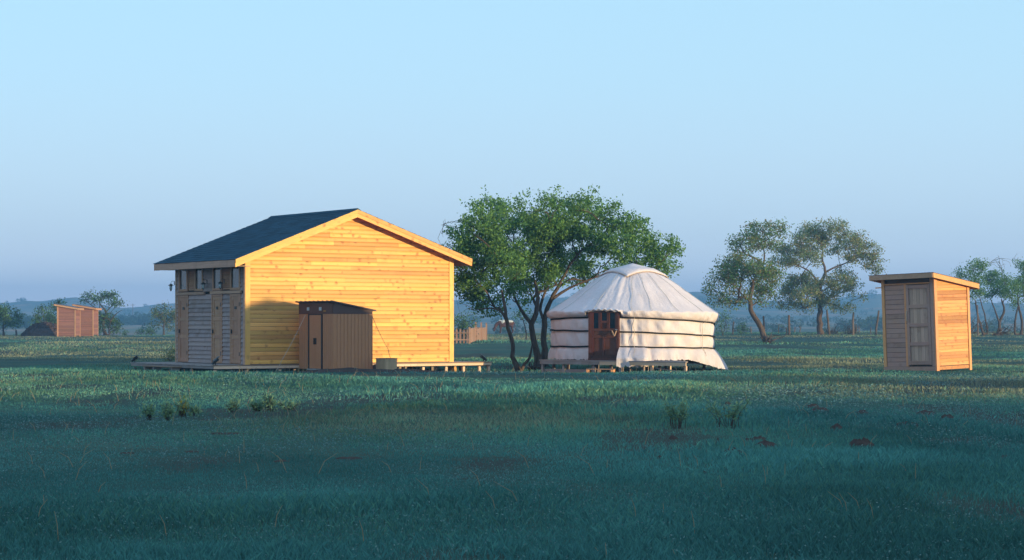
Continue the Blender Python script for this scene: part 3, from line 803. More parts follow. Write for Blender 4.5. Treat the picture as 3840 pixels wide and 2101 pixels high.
# crown cloth: a square sheet with a corner to the front, its right edge lifted
n = 26; V = []; 
ca = R(-12 + 45); ux = (math.cos(ca), math.sin(ca))
for i in range(n + 1):
    for j in range(n + 1):
        s, t = -1 + 2 * i / n, -1 + 2 * j / n
        x, y = .78 * s, .78 * t
        X = x * math.cos(ca) - y * math.sin(ca); Y = x * math.sin(ca) + y * math.cos(ca)
        r = math.hypot(X, Y); a = math.degrees(math.atan2(X, -Y))
        zc = 3.18 - .27 * r if r < .62 else roof_z_at(a, r) + .03
        edge = max(abs(s), abs(t))
        z = zc + .015 + .035 * (float(vnoise(s * 2.3 + 5, t * 2.3)) - .4) * edge
        if edge > .97: z -= .025
        V.append((X, Y, z))
idx = np.arange((n + 1) ** 2).reshape(n + 1, n + 1)
Q = np.stack([idx[:-1, :-1], idx[1:, :-1], idx[1:, 1:], idx[:-1, 1:]], -1).reshape(-1, 4)
o = bpy.data.objects.new('crown_cover', np_mesh('crown_cover', V, Q, [M['canvas']], None, True)); link(o, ger)
md = o.modifiers.new('thick', 'SOLIDIFY'); md.thickness = .02; md.offset = 1
cv = o
for e in range(4):
    P = []
    for k in range(n + 1):
        i, j = ((k, 0), (n, k), (n - k, n), (0, n - k))[e]
        p = Vector(V[i * (n + 1) + j]); P.append(p * 1.005)
    MB().tube(P, .008, 6).build('hem_tape', M['hem_tape'], cv)
# straps round the wall
for i in range(3):
    V = []; Fs = []
    m_ = 150
    for k in range(m_ + 1):
        a = DA + DHW - .6 + (360 - 2 * DHW + 1.2) * k / m_; z = strap_z(i, a) + .006 * math.sin(a * .21 + i)
        for (dr, dz) in ((-.03, -.024), (.022, -.021), (.024, .021), (-.03, .024)):
            V.append(gpt(a, 2.462 + .028 + dr - .01 * (i == 0), z + dz))
    for k in range(m_):
        for q in range(3): Fs.append((4 * k + q, 4 * k + 4 + q, 4 * k + 5 + q, 4 * k + 1 + q))
    MB().add(V, Fs).build('strap', M['strap'], ger)
# thin tie ropes down the wall
for a0, zt, zb in ((-2.5, 1.70, .42), (52, 1.60, .42), (100, 1.6, .4)):
    pts = []
    for k in range(22):
        z = zt + (zb - zt) * k / 21; aa = a0 + .5 * math.sin(k * .8); h_ = hem(aa); pts.append(gpt(aa, (wall_r(aa, z, *h_) if z < strap_z(0, aa) else 2.66 - .3 * max(0, strap_z(0, aa) + .12 - z)) + .05, z))
    MB().tube(pts, .007, 5).build('tie_rope', M['rope'], ger)
    MB().tube([gpt(a0 + .5, 2.56, .62), gpt(a0 + 1.8, 2.60, .40), gpt(a0 + 2.3, 2.66, .22)], .006, 5).build('tie_rope', M['rope'], ger)
# the door
DM = Matrix.Translation(gpt(DA, 2.46, .305)) @ Matrix.Rotation(R(DA), 4, 'Z')
W_, H_ = .95, 1.47
def dbox(n_, x0, x1, z0, z1, y0, y1, mat, par):
    return MB().box(-W_ / 2 + W_ * x0, -W_ / 2 + W_ * x1, y0, y1, H_ * (1 - z1), H_ * (1 - z0), DM).build(n_, mat, par)
door = dbox('door', .02, .98, .03, .995, -.01, .03, M['ger_door'], ger)
mb = MB(); mb.box(-W_ / 2, -W_ / 2 + .075, -.07, .04, 0, H_ - .02, DM); mb.box(W_ / 2 - .075, W_ / 2, -.07, .04, 0, H_ - .02, DM)
mb.box(-W_ / 2 + .075, W_ / 2 - .075, -.065, .04, H_ - .075, H_, DM); mb.box(-W_ / 2, W_ / 2, -.10, .04, -.012, .05, DM)
mb.build('door_frame', M['ger_door'], door)
for (a, b, c, d) in ((.153, .325, .06, .37), (.42, .60, .06, .215), (.69, .865, .06, .37)): dbox('pane', a, b, c, d, -.016, -.0105, M['ger_glass'], door)
for (a, b, c, d) in ((.08, .152, .05, .93), (.866, .92, .05, .93)): dbox('stile', a, b, c, d, -.055, -.0105, M['ger_door'], door)
for (a, b) in ((.327, .415), (.605, .688)): dbox('mullion', a, b, .05, .37, -.055, -.0105, M['ger_door'], door)
for (a, b, c, d) in ((.153, .865, .372, .418), (.153, .865, .505, .562), (.153, .865, .90, .985), (.153, .865, .035, .058), (.417, .603, .218, .262)): dbox('rail', a, b, c, d, -.05, -.0105, M['ger_door'], door)
dbox('mullion', .46, .52, .563, .899, -.05, -.0105, M['ger_door'], door)
rd = random.Random(12)
def carved(x0, x1, z0, z1):
    mb = MB(); mb.box(-W_ / 2 + W_ * x0, -W_ / 2 + W_ * x1, -.022, -.0105, H_ * (1 - z1), H_ * (1 - z0), DM)
    nx, nz = max(3, int((x1 - x0) * W_ / .032)), max(2, int((z1 - z0) * H_ / .032))
    for i in range(nx):
        for j in range(nz):
            cx_, cz_ = -W_ / 2 + W_ * (x0 + (x1 - x0) * (i + .5) / nx), H_ * (1 - z1) + H_ * (z1 - z0) * (j + .5) / nz
            s_ = rd.uniform(.007, .012)
            mb.add([DM @ Vector((cx_ + s_ * math.cos(k * PI / 2 + i * .5), -.022, cz_ + s_ * math.sin(k * PI / 2 + i * .5))) for k in range(4)] + [DM @ Vector((cx_, -.031, cz_))], [(0, 1, 4), (1, 2, 4), (2, 3, 4), (3, 0, 4)])
    return mb.build('carved_panel', M['ger_door'], door)
carved(.43, .595, .265, .365); carved(.16, .86, .425, .50); carved(.16, .45, .568, .895)
dbox('plain_panel', .53, .86, .568, .895, -.020, -.0105, M['ger_door'], door)
mb = MB(); mb.bar(DM @ Vector((.27, -.10, .86)), DM @ Vector((.36, -.14, .70)), .03); mb.bar(DM @ Vector((.36, -.14, .70)), DM @ Vector((.40, -.07, .86)), .03); mb.build('handle', M['deck_red'], door)
MB().box(.37, .43, -.076, -.07, .88, .895, DM).build('latch', M['zinc'], door)
# canvas roll over the lintel
pts = [gpt(DA + d, 2.62, 1.775 - .03 * (d / 10.) ** 2 + .012 * math.sin(d * 1.3)) for d in np.linspace(-12, 12, 14)]
MB().tube(pts, [.02] + [.035 + .010 * math.sin(i * 2.1) for i in range(12)] + [.02], 8).build('rolled_flap', M['canvas'], ger, True)

# deck below the ger
GDA = R(-38)
gd = empty('ger_deck', (*GCW, -.042), GDA); gd.scale = (GS, GS, GS); top(gd, 'blue-grey plank deck on posts under the white canvas tent', 'deck')
GZ = .295
def gw(u, v): return world_of((GCW[0], GCW[1], GDA), u * GS, v * GS)
y = -2.60
while y < 1.9:
    MB().box(-1.60, max(2.0, 3.62 - .9 * (y + 2.6)), y, y + .112, GZ - .03 + rnd.uniform(-.002, .002), GZ + rnd.uniform(-.003, .002)).build('deck_plank', M['deck'], gd); y += .12
MB().box(-1.58, .6, -2.59, -2.55, GZ - .13, GZ - .032).build('edge_board', M['deck'], gd)
MB().box(.61, 3.61, -2.588, -2.55, GZ - .13, GZ - .032).build('edge_board', M['lumber'], gd)
for u in (-1.58,): MB().box(u, u + .04, -2.54, 1.85, GZ - .13, GZ - .032).build('edge_board', M['deck'], gd)
for v in (-1.3, .1, 1.5): MB().box(-1.53, max(1.9, 3.5 - .9 * (v + 2.6)), v, v + .05, GZ - .13, GZ - .032).build('joist', M['deck'], gd)
for v, us in ((-2.50, (-1.53, -.75, .35, 1.3, 2.4, 3.55)), (-2.2, (-1.35, .1, .75, 1.9)), (-1.27, (-1.5, -.4, .5, 1.4, 2.2)), (.13, (-1.5, -.2, .9, 1.8)), (1.53, (-1.5, .2, 1.6))):
    for u in us:
        g = (gz(*gw(u, v)) + .042) / GS; MB().box(u - .035, u + .035, v - .035, v + .035, g - .07, GZ - .131).build('post', M['deck'] if u < 2 else M['lumber'], gd)
MB().box(-1.5, .1, -2.47, -2.43, -.08, .02).build('ground_beam', M['deck'], gd)
MB().bar((2.5, -2.46, GZ - .2), (3.4, -2.46, .0), .03).build('brace', M['deck'], gd)
st = empty('wooden_step', (2.62, 58.5, gz(2.62, 58.5)), R(-14)); top(st, 'low wooden box step in the grass before the tent door', 'step')
for i in range(3): MB().box(-.42, .40, -.16 + i * .11, -.06 + i * .11, .115, .14).build('tread', M['deck_red'], st)
for x in (-.41, .32): MB().box(x, x + .07, -.15, .16, -.03, .114).build('leg', M['out_trim'], st)
MB().box(-.08, .0, -.15, .16, -.03, .114).build('leg', M['deck_red'], st)

gd2 = copy_tree(gd); gd2.location = (17.7, 40.35, gz(17.7, 40.35)); gd2.rotation_euler = (0, 0, GDA + R(30)); gd2['label'] = 'plank deck under the added canvas tent out of view'; gd['group'] = gd2['group'] = 'tent decks'  # deck copy added under the unseen tent
added_ger = copy_tree(ger); added_ger.location = (17.7, 40.35, gz(17.7, 40.35)); added_ger.rotation_euler = (0, 0, R(30)); added_ger['label'] = 'second round canvas tent added out of view to shade the metal shed and the house corner'  # unseen tent copy, added so its shadow falls on shed and gable
ger['group'] = added_ger['group'] = 'canvas tents'
# ------------------------------------------------------------------ outhouses
def make_outhouse():
    W2, D2 = .96, .785
    oh = empty('wooden_outhouse')
    FZ, BZ = 2.72, 2.46
    def tz(y): return FZ + (BZ - FZ) * (y + D2) / (2 * D2)
    mb = MB(); mb.prism([(-D2 + .03, .10), (D2 - .03, .10), (D2 - .03, tz(D2) - .03), (-D2 + .03, 2.50)], 0, -W2 + .03, W2 - .03); mb.build('inner_wall', M['dark_in'], oh)
    # right-hand wall
    z = .12; r_ = random.Random(3)
    while z < FZ - .06:
        h = r_.choice((.10, .10, .115, .085)); z1 = min(z + h, FZ - .04)
        d = r_.uniform(-.003, .003)
        def yl(zz): return D2 - .02 if zz <= tz(D2) - .05 else max(-D2 + .1, -D2 + (FZ - .05 - zz) / (FZ - BZ) * 2 * D2)
        a, b0, b1 = -D2 + .05, yl(z), yl(z1 - .005)
        if b0 - a > .06:
            for sx in (1, -1):
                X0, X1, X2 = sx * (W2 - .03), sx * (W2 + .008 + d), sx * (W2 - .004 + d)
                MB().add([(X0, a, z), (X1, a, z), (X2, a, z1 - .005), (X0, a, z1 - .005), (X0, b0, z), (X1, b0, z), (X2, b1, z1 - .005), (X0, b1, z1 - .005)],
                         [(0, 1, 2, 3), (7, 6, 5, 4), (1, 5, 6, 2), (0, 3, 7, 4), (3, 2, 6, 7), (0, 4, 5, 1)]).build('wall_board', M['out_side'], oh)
        z = z1
    z = .12
    while z < BZ - .05:
        z1 = min(z + .12, BZ - .04); MB().box(-W2 + .05, W2 - .05, D2 - .03, D2 + .006 + r_.uniform(-.003, .003), z, z1 - .006).build('wall_board', M['out_side'], oh); z = z1
    # front: boards left, door right, slot closed by a dark sheet above
    z = .11
    for i in range(17):
        z1 = z + .1415
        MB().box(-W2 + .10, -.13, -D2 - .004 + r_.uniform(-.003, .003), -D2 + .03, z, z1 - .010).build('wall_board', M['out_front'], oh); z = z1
    MB().box(-W2, W2 - .02, -D2 - .03, -D2 + .02, -.06, .105).build('skirting', M['out_front'], oh)
    MB().box(-W2 + .1, W2 - .12, -D2 - .02, -D2 + .03, 2.52, 2.56).build('lintel', M['out_trim'], oh)
    MB().box(-W2 + .1, W2 - .12, -D2 + .031, -D2 + .04, 2.56, FZ).build('vent_dark_sheet', M['metal_black'], oh)  # near-black sheet painting the darkness inside the slot
    MB().box(-.13, -.05, -D2 - .03, -D2 + .02, .11, 2.52).build('door_post', M['out_trim'], oh)
    MB().box(W2 - .14, W2 - .03, -D2 - .03, -D2 + .02, .11, FZ).build('front_post', M['out_front'], oh)
    for x in (-W2 - .01,): MB().box(x, x + .10, -D2 - .028, -D2 + .02, .0, FZ).build('corner_post', M['out_trim'], oh)
    MB().box(W2 - .025, W2 + .03, -D2 - .04, -D2 + .085, -.08, FZ - .01).build('corner_post', M['out_trim'], oh)
    MB().box(W2 - .025, W2 + .03, D2 - .07, D2 + .03, -.06, tz(D2) - .02).build('corner_post', M['out_trim'], oh)
    MB().box(-W2 - .02, -W2 + .03, D2 - .07, D2 + .03, -.06, tz(D2) - .02).build('corner_post', M['out_trim'], oh)
    MB().box(W2 - .01, W2 + .004, -D2 + .1, D2 - .08, .0, .10).build('skirting', M['out_side'], oh)
    d = MB().box(-.045, W2 - .145, -D2 - .006, -D2 + .012, .15, 2.50).build('door', M['out_front'], oh)
    for i in range(5):
        a = .05 + i * .128; MB().box(a + .002, a + .124, -D2 - .013, -D2 - .0065, .18, 2.47).build('door_board', M['door_light'], d)
    for x in (-.045, W2 - .235): MB().box(x, x + .09, -D2 - .047, -D2 - .007, .15, 2.50).build('stile', M['out_front'], d)
    for zz in (.17, .72, 1.27, 1.82, 2.39): MB().box(.046, W2 - .236, -D2 - .045, -D2 - .0135, zz, zz + .10).build('rail', M['out_front'], d)
    MB().tube([(-.03, -D2 - .03, 1.42), (-.035, -D2 - .075, 1.47), (-.03, -D2 - .08, 1.60), (-.025, -D2 - .075, 1.72), (-.03, -D2 - .03, 1.77)], .014, 6).build('handle', M['lumber'], d)
    MB().box(-.055, -.035, -D2 - .05, -D2 - .031, 1.36, 1.40).build('latch', M['black'], d)
    MB().box(-W2 - .22, -W2 + .05, -D2 - .05, -D2 - .029, 2.44, 2.475).build('nailed_batten', M['out_trim'], oh)
    # roof
    y0, y1 = -D2 - .28, D2 + .28
    rf_ = MB(); rf_.prism([(y0, tz(y0) + .01), (y1, tz(y1) + .01), (y1, tz(y1) + .05), (y0, tz(y0) + .05)], 0, -W2 - .23, W2 + .18); rf_ = rf_.build('roof', M['out_front'], oh)
    for xx in (-W2 - .25, W2 + .18): MB().prism([(y0, tz(y0) - .085), (y1, tz(y1) - .085), (y1, tz(y1) + .055), (y0, tz(y0) + .055)], 0, xx, xx + .025).build('fascia', M['out_trim'], rf_)
    MB().box(-W2 - .225, W2 + .178, y0 - .025, y0, tz(y0) - .085, tz(y0) + .055).build('fascia', M['trim_wood'], rf_)
    MB().box(-W2 - .225, W2 + .178, y1, y1 + .025, tz(y1) - .10, tz(y1) + .055).build('fascia', M['out_trim'], rf_)
    MB().prism([(y0 - .03, tz(y0) + .057), (y1 + .03, tz(y1) + .054), (y1 + .03, tz(y1) + .066), (y0 - .03, tz(y0) + .069)], 0, -W2 - .26, W2 + .215).build('roofing_felt', M['metal_dark'], rf_)
    return oh
oh0 = make_outhouse()
oh0.location = (12.30, 58.84, gz(12.3, 58.84) + .03)
oh0.rotation_euler = (Matrix.Rotation(R(-2.0), 3, 'Y') @ Matrix.Rotation(R(-50), 3, 'Z')).to_euler()
top(oh0, 'leaning wooden outhouse with a panelled door, standing alone in the grass', 'outhouse', 'wooden outhouses')
for (x, y, rz, lab) in ((-37.42, 167.9, -90.5, 'wooden outhouse beside the dark heap, the front one of a pair'), (-36.68, 171.6, -91, 'wooden outhouse half hidden behind its twin, close to the flat-topped tree')):
    c = copy_tree(oh0); c.location = (x, y, gz(x, y) + .02); c.rotation_euler = (0, 0, R(rz)); c.scale = (.95, .95, .97); c['label'] = lab
    for ch_ in c.children_recursive:
        for sl_ in ch_.material_slots:
            k_ = {M['out_side'].name: 'out_red', M['out_trim'].name: 'out_red_trim'}.get(sl_.material.name)
            if k_: sl_.link = 'OBJECT'; sl_.material = M[k_]

# ------------------------------------------------------------------ picket fence round the bush
pf = empty('picket_fence', (-2.46, 115.0, 0)); top(pf, 'short wooden picket fence around a leafy bush behind the house', 'fence')
def fence_run(p, q, step, wid_, first_post=True, tall=1.05):
    p = Vector(p); q = Vector(q); L = (q - p).length; d = (q - p) / L; n_ = int(L / step)
    ang = math.atan2(d.y, d.x)
    for i in range(n_):
        c = p + d * (step * (i + .5)); g = gz(c.x - 2.46, c.y + 115) 
        h = .84 + rnd.uniform(-.03, .04); M4 = Matrix.Translation((c.x, c.y, g)) @ Matrix.Rotation(ang, 4, 'Z')
        vs_ = [M4 @ Vector((x, y, z)) for y in (-.012, .012) for (x, z) in ((-wid_ / 2, .02), (wid_ / 2, .02), (wid_ / 2, h - .07), (0, h), (-wid_ / 2, h - .07))]
        MB().add(vs_, [(0, 1, 2, 3, 4), (9, 8, 7, 6, 5), (0, 5, 6, 1), (1, 6, 7, 2), (2, 7, 8, 3), (3, 8, 9, 4), (4, 9, 5, 0)]).build('picket', M['picket'], pf)
    for zz in (.22, .62):
        a = Vector((p.x, p.y, gz(p.x - 2.46, p.y + 115) + zz)) ; b = Vector((q.x, q.y, gz(q.x - 2.46, q.y + 115) + zz)); off = Vector((-d.y, d.x, 0)) * .03
        MB().bar(a + off, b + off, .03, .06).build('rail', M['picket'], pf)
    k = max(1, int(L / 4.5))
    for i in range(k + 1):
        c = p + d * (L * i / k); g = gz(c.x - 2.46, c.y + 115)
        MB().box(c.x - .05, c.x + .05, c.y - .05, c.y + .05, g - .1, g + tall + (.12 if i else -.1)).build('post', M['picket'], pf)
fence_run((0, 0), (-4.6, .4), .212, .105); fence_run((0, .1), (.75, 17.5), .20, .16); fence_run((.75, 17.6), (-4.6, 18), .30, .105); fence_run((-4.6, .5), (-4.6, 18), .4, .105)

# ------------------------------------------------------------------ trees and shrubs
def make_tree(name, base, trunks, clumps, leaf_len, dens, leafc, bark, seed, label, cat='tree', tr=.10, depth=1.0, twig_r=.007, bare=(), group=None, boughs=6, tipn=4, droop=.25, leaf_sp=.10, rscale=1.0):
    """trunks: polylines of (x, y, z, r) local; clumps: (x, y, z, rx, ry, rz) local ellipsoids; bare: end points of leafless twigs"""
    rs = random.Random(seed); nr_ = np.random.RandomState(seed)
    P = []; par = []; forced = {}
    def addn(p, pa): P.append(Vector(p)); par.append(pa); return len(P) - 1
    starts = []
    for tk in trunks:
        prev = -1
        if len(tk[0]) == 5: prev = min(range(len(P)), key=lambda i: (P[i] - Vector(tk[0][:3])).length)
        pts = [Vector(q[:3]) for q in tk]; rr = [q[3] * rscale for q in tk]
        for i in range(len(pts) - 1):
            m_ = max(2, int((pts[i + 1] - pts[i]).length / .22))
            for k in range(m_):
                t = k / m_; jit = Vector((rs.gauss(0, 1), rs.gauss(0, 1), 0)) * rr[i] * .16 * (0 if (i == 0 and k == 0) else 1)
                # smooth the joints with a Catmull-Rom curve
                p0, p1, p2, p3 = pts[max(0, i - 1)], pts[i], pts[i + 1], pts[min(len(pts) - 1, i + 2)]
                c_ = .5 * ((2 * p1) + (p2 - p0) * t + (2 * p0 - 5 * p1 + 4 * p2 - p3) * t * t + (3 * p1 - p0 - 3 * p2 + p3) * t ** 3)
                prev = addn(c_ + jit, prev); forced[prev] = rr[i] + (rr[i + 1] - rr[i]) * t
        prev = addn(pts[-1], prev); forced[prev] = rr[-1]
    ntr = len(P)
    def path(frm, to, wig, seg=.22, lift=.15):
        a = P[frm]; b = Vector(to); L = (b - a).length; m_ = max(2, int(L / seg)); prev = frm; last_ = frm
        ctrl = a.lerp(b, .5) + Vector((0, 0, L * lift)) + Vector((rs.gauss(0, 1), rs.gauss(0, 1), rs.gauss(0, .6))) * L * .10
        for k in range(1, m_ + 1):
            t = k / m_; p = a * (1 - t) ** 2 + ctrl * 2 * t * (1 - t) + b * t * t
            if k < m_: p += Vector((rs.gauss(0, 1), rs.gauss(0, 1), rs.gauss(0, 1))) * wig * seg
            prev = addn(p, prev)
        return prev
    tips = []; 
    top_z = max(p.z for p in P)
    order = sorted(range(len(clumps)), key=lambda i: min((Vector(clumps[i][:3]) - p).length for p in P[:ntr]))
    hubs = []
    for ci in order:
        x, y, z, rx, ry, rz = clumps[ci]; c = Vector((x, y, z))
        cand = list(range(ntr // 3, ntr)) + hubs
        def cost(i):
            p = P[i]; dz = c.z - p.z; h = math.hypot(c.x - p.x, c.y - p.y)
            return (c - p).length + (2.0 * max(0, .45 * h - dz)) + (.35 if i < ntr else 0)
        bi = min(cand, key=cost)
        st_ = len(P)
        e = path(bi, c - Vector((0, 0, rz * .3)), .10)
        hubs += list(range(st_ + 1, len(P)))[::2] + [e]
        vol = (rx * rz) 
        nb = max(3, int(boughs * (.6 + vol / .35))) if vol < 2 else boughs * 5
        nb = min(nb, 26)
        loc_nodes = list(range(max(st_, len(P) - 4), len(P)))
        for b in range(nb):
            while True:
                q = Vector((rs.uniform(-1, 1), rs.uniform(-1, 1), rs.uniform(-1, 1)))
                if .25 < q.length < 1: break
            q = q.normalized() * (q.length ** .5)
            tgt = c + Vector((q.x * rx, q.y * ry, q.z * rz))
            s_ = min(loc_nodes, key=lambda i: (P[i] - tgt).length + rs.uniform(0, .3))
            e = path(s_, tgt, .12, max(.12, .2 * (rx + rz) / 1.2), .08)
            tips.append((e, max(.12, min(rx, rz) * .42)))
    for (x, y, z) in bare:
        c = Vector((x, y, z)); bi = min(range(ntr // 3, len(P)), key=lambda i: (P[i] - c).length); e = path(bi, c, .15)
        for _ in range(3): path(max(bi + 1 if bi + 1 < e else bi, e - rs.randint(1, 5)) if e > 6 else bi, c + Vector((rs.gauss(0, .25), rs.gauss(0, .25), rs.gauss(0, .2))), .12)
    n_ = len(P); cnt_ = [0] * n_; ch = [[] for _ in range(n_)]
    for i in range(n_):
        if par[i] >= 0: ch[par[i]].append(i)
    for i in range(n_ - 1, -1, -1):
        if not ch[i]: cnt_[i] = 1
        if par[i] >= 0: cnt_[par[i]] += cnt_[i]
    rad = [min(twig_r * cnt_[i] ** .46, tr * .8) for i in range(n_)]
    for i, v in forced.items(): rad[i] = v
    for i in range(ntr, n_):
        if par[i] >= 0: rad[i] = min(rad[i], rad[par[i]] * .96)
    mb = MB()
    done = set()
    roots = [i for i in range(n_) if par[i] < 0]
    stack = [(r_, None) for r_ in roots]
    while stack:
        s_, pa = stack.pop(); chain = ([pa] if pa is not None else []) + [s_]; cur = s_
        while ch[cur]:
            k = max(ch[cur], key=lambda i: (i in forced, rad[i]))
            for o_ in ch[cur]:
                if o_ != k: stack.append((o_, cur))
            chain.append(k); cur = k
        if len(chain) < 2: continue
        rr = [rad[i] for i in chain]
        if pa is not None: rr[0] = min(rr[0], rr[1] * 1.25)
        pts = [P[i] for i in chain]
        if pa is None:
            rr[0] *= 1.45; rr[1] *= 1.15; pts[0] = pts[0] - Vector((0, 0, .08))
        rr[-1] *= .5
        mb.tube(pts, rr, 8 if max(rr) > .05 else (5 if max(rr) > .018 else 3), False)
    tree = empty(name, base); top(tree, label, cat, group)
    mb.build('trunk', bark, tree, True)
    # leaves
    if tips:
        cen = []; 
        for e, sp in tips:
            m_ = max(3, int(dens * sp * sp * 9)); g = nr_.normal(0, 1, (m_, 3)) * np.array([sp, sp * depth, sp * .72])
            # several tighter sprays per tip so that the crown breaks into clumps with gaps
            kq = nr_.normal(0, 1, (tipn, 3)) * sp * .85
            pick = nr_.randint(0, tipn, m_); off = kq[pick] + nr_.normal(0, 1, (m_, 3)) * np.array([leaf_sp * 1.3, leaf_sp * 1.3, leaf_sp])
            cen.append(np.array(P[e]) + off)
        cen = np.concatenate(cen); m_ = len(cen)
        ax = nr_.normal(0, 1, (m_, 3)); ax[:, 2] -= droop * 2; ax /= np.linalg.norm(ax, axis=1, keepdims=True)
        sd = np.cross(ax, nr_.normal(0, 1, (m_, 3))); sd /= np.linalg.norm(sd, axis=1, keepdims=True)
        nrm = np.cross(ax, sd)
        L = leaf_len * nr_.uniform(.65, 1.3, (m_, 1))
        a = cen - ax * L * .5; b = cen + sd * L * .27 + nrm * L * .06; c = cen + ax * L * .5; d = cen - sd * L * .27 + nrm * L * .06
        V = np.stack([a, b, c, d], 1).reshape(-1, 3); Fq = np.arange(m_ * 4).reshape(-1, 4)
        base_c = np.array(leafc)[nr_.randint(0, len(leafc), m_)] * nr_.uniform(.75, 1.25, (m_, 1))
        cr = bpy.data.objects.new('crown', np_mesh('crown', V, Fq, [M['leaf']], np.repeat(base_c, 4, 0))); link(cr, tree)
    return tree
def W3(px, py, Y): return ((px - 1287.5) / 5000 * Y, Y, EYE + (816 - py) * Y / 5000)
def tree_from(name, basep, Y, trunks, clumps, conv=lambda x, y: (x, y), csc=1., dspread=.8, seed=1, **kw):
    bx, by = conv(*basep); X, _, _ = W3(bx, by, Y); g = gz(X, Y)
    s = Y / 5000; rs = random.Random(seed * 7 + 1)
    def lp(x, y): q = conv(x, y); w_ = W3(q[0], q[1], Y); return w_[0] - X, w_[2] - g
    zb = lp(*basep)[1]                 # pixel base may float a little over the ground: shift everything on to it
    T = []
    for tk in trunks:
        o = []
        for i, q in enumerate(tk):
            x, z = lp(q[0], q[1]); o.append((x, q[3] if len(q) > 3 else 0., max(0, z - zb), q[2]))
        if len(tk[0]) > 4: o[0] = (*o[0], 1)
        T.append(o)
    Cl = []
    for q in clumps:
        x, z = lp(q[0], q[1]); rx, rz = q[2] * csc * s, q[3] * csc * s
        Cl.append((x, rs.gauss(0, 1) * dspread * (q[4] if len(q) > 4 else 1), z - zb, rx, max(rx, rz), rz))
    bare = []
    for q in kw.pop('bare_px', ()):
        x, z = lp(*q); bare.append((x, rs.gauss(0, .3), z - zb))
    return make_tree(name, (X, Y, g), T, Cl, bare=bare, seed=seed, **kw)
ELM = [(.13, .235, .066), (.105, .205, .060), (.17, .27, .075), (.08, .16, .056)]
DRY = [(.18, .215, .08), (.22, .21, .09), (.13, .185, .075), (.25, .19, .10)]
FAR = [(.065, .105, .055), (.08, .12, .06), (.05, .085, .05)]
E1 = [(1178, 600, 42, 42), (1165, 655, 34, 40), (1172, 722, 40, 36), (1218, 545, 48, 38), (1222, 620, 52, 48), (1220, 700, 50, 45), (1245, 757, 45, 22), (1192, 680, 42, 38), (1265, 640, 45, 45), (1190, 570, 40, 35)]
E2 = [(1283, 530, 55, 34), (1290, 590, 60, 48), (1300, 670, 52, 46), (1335, 725, 45, 32), (1350, 520, 50, 33), (1362, 570, 55, 50), (1370, 645, 55, 46), (1250, 518, 38, 24), (1405, 505, 42, 24), (1395, 600, 45, 45), (1290, 745, 40, 25), (1400, 700, 40, 35)]
E3 = [(1432, 555, 60, 48), (1445, 635, 58, 44), (1460, 514, 50, 28), (1500, 585, 58, 48), (1545, 545, 48, 34), (1550, 610, 52, 42), (1608, 575, 46, 34), (1620, 640, 52, 36), (1672, 628, 42, 30), (1690, 655, 32, 22), (1560, 660, 48, 26), (1480, 690, 42, 32), (1650, 600, 42, 32), (1500, 525, 45, 30), (1640, 680, 40, 22)]
kwE = dict(rscale=.82, leaf_len=.098, dens=400, leafc=ELM, bark=M['bark'], cat='tree', boughs=7, tipn=4, leaf_sp=.085)
tree_from('elm_tree', (1306, 926), 63.6, [[(1306, 926, .10), (1289, 887, .085), (1291, 859, .08), (1281, 829, .075), (1274, 801, .07), (1271, 768, .06), (1262, 720, .05)],
          [(1309, 924, .07, 0, 1), (1318, 908, .06), (1332, 891, .05), (1334, 874, .04), (1340, 849, .018)], [(1274, 801, .05, 0, 1), (1262, 775, .045), (1235, 765, .03), (1190, 770, .012)]],
          E1, seed=11, label='slender elm with a low fork nearest the pine house', dspread=.9, bare_px=((1108, 555), (1118, 575), (1190, 775)), **kwE)
tree_from('elm_tree', (1352, 920), 66.0, [[(1352, 920, .17), (1353, 890, .14), (1345, 864, .125), (1339, 835, .115), (1338, 809, .11), (1348, 783, .10), (1352, 745, .08), (1345, 700, .06)],
          [(1338, 812, .08, 0, 1), (1322, 790, .07), (1300, 755, .05), (1285, 720, .035)]],
          E2, seed=23, label='thick-stemmed elm in the middle of the clump behind the tent', dspread=1.1, **kwE)
tree_from('elm_tree', (1369, 912), 66.8, [[(1369, 912, .14), (1370, 867, .125), (1367, 844, .12), (1370, 806, .115), (1369, 785, .105), (1385, 745, .085), (1410, 700, .065), (1430, 660, .045)],
          [(1370, 800, .07, 0, 1), (1358, 770, .06), (1372, 720, .05), (1400, 650, .035)], [(1385, 745, .07, 0, 1), (1430, 715, .05), (1490, 690, .035)]],
          E3, seed=37, label='elm right behind the tent, its crown reaching over the tent roof', dspread=1.1, **kwE)
c6 = lambda x, y: ((2600 + x / 2.709) / 1.49126, (800 + y / 2.709) / 1.49126)
c7 = lambda x, y: ((3220 + x / 2.710) / 1.49126, (900 + y / 2.710) / 1.49126)
c8 = lambda x, y: ((x / 3.903) / 1.49126, (1000 + y / 3.903) / 1.49126)
k6 = 1 / 2.709 / 1.49126; k8 = 1 / 3.903 / 1.49126
kwF = dict(leaf_len=.135, dens=300, bark=M['bark_pale'], boughs=6, tipn=5, leaf_sp=.15, twig_r=.011, rscale=.62)
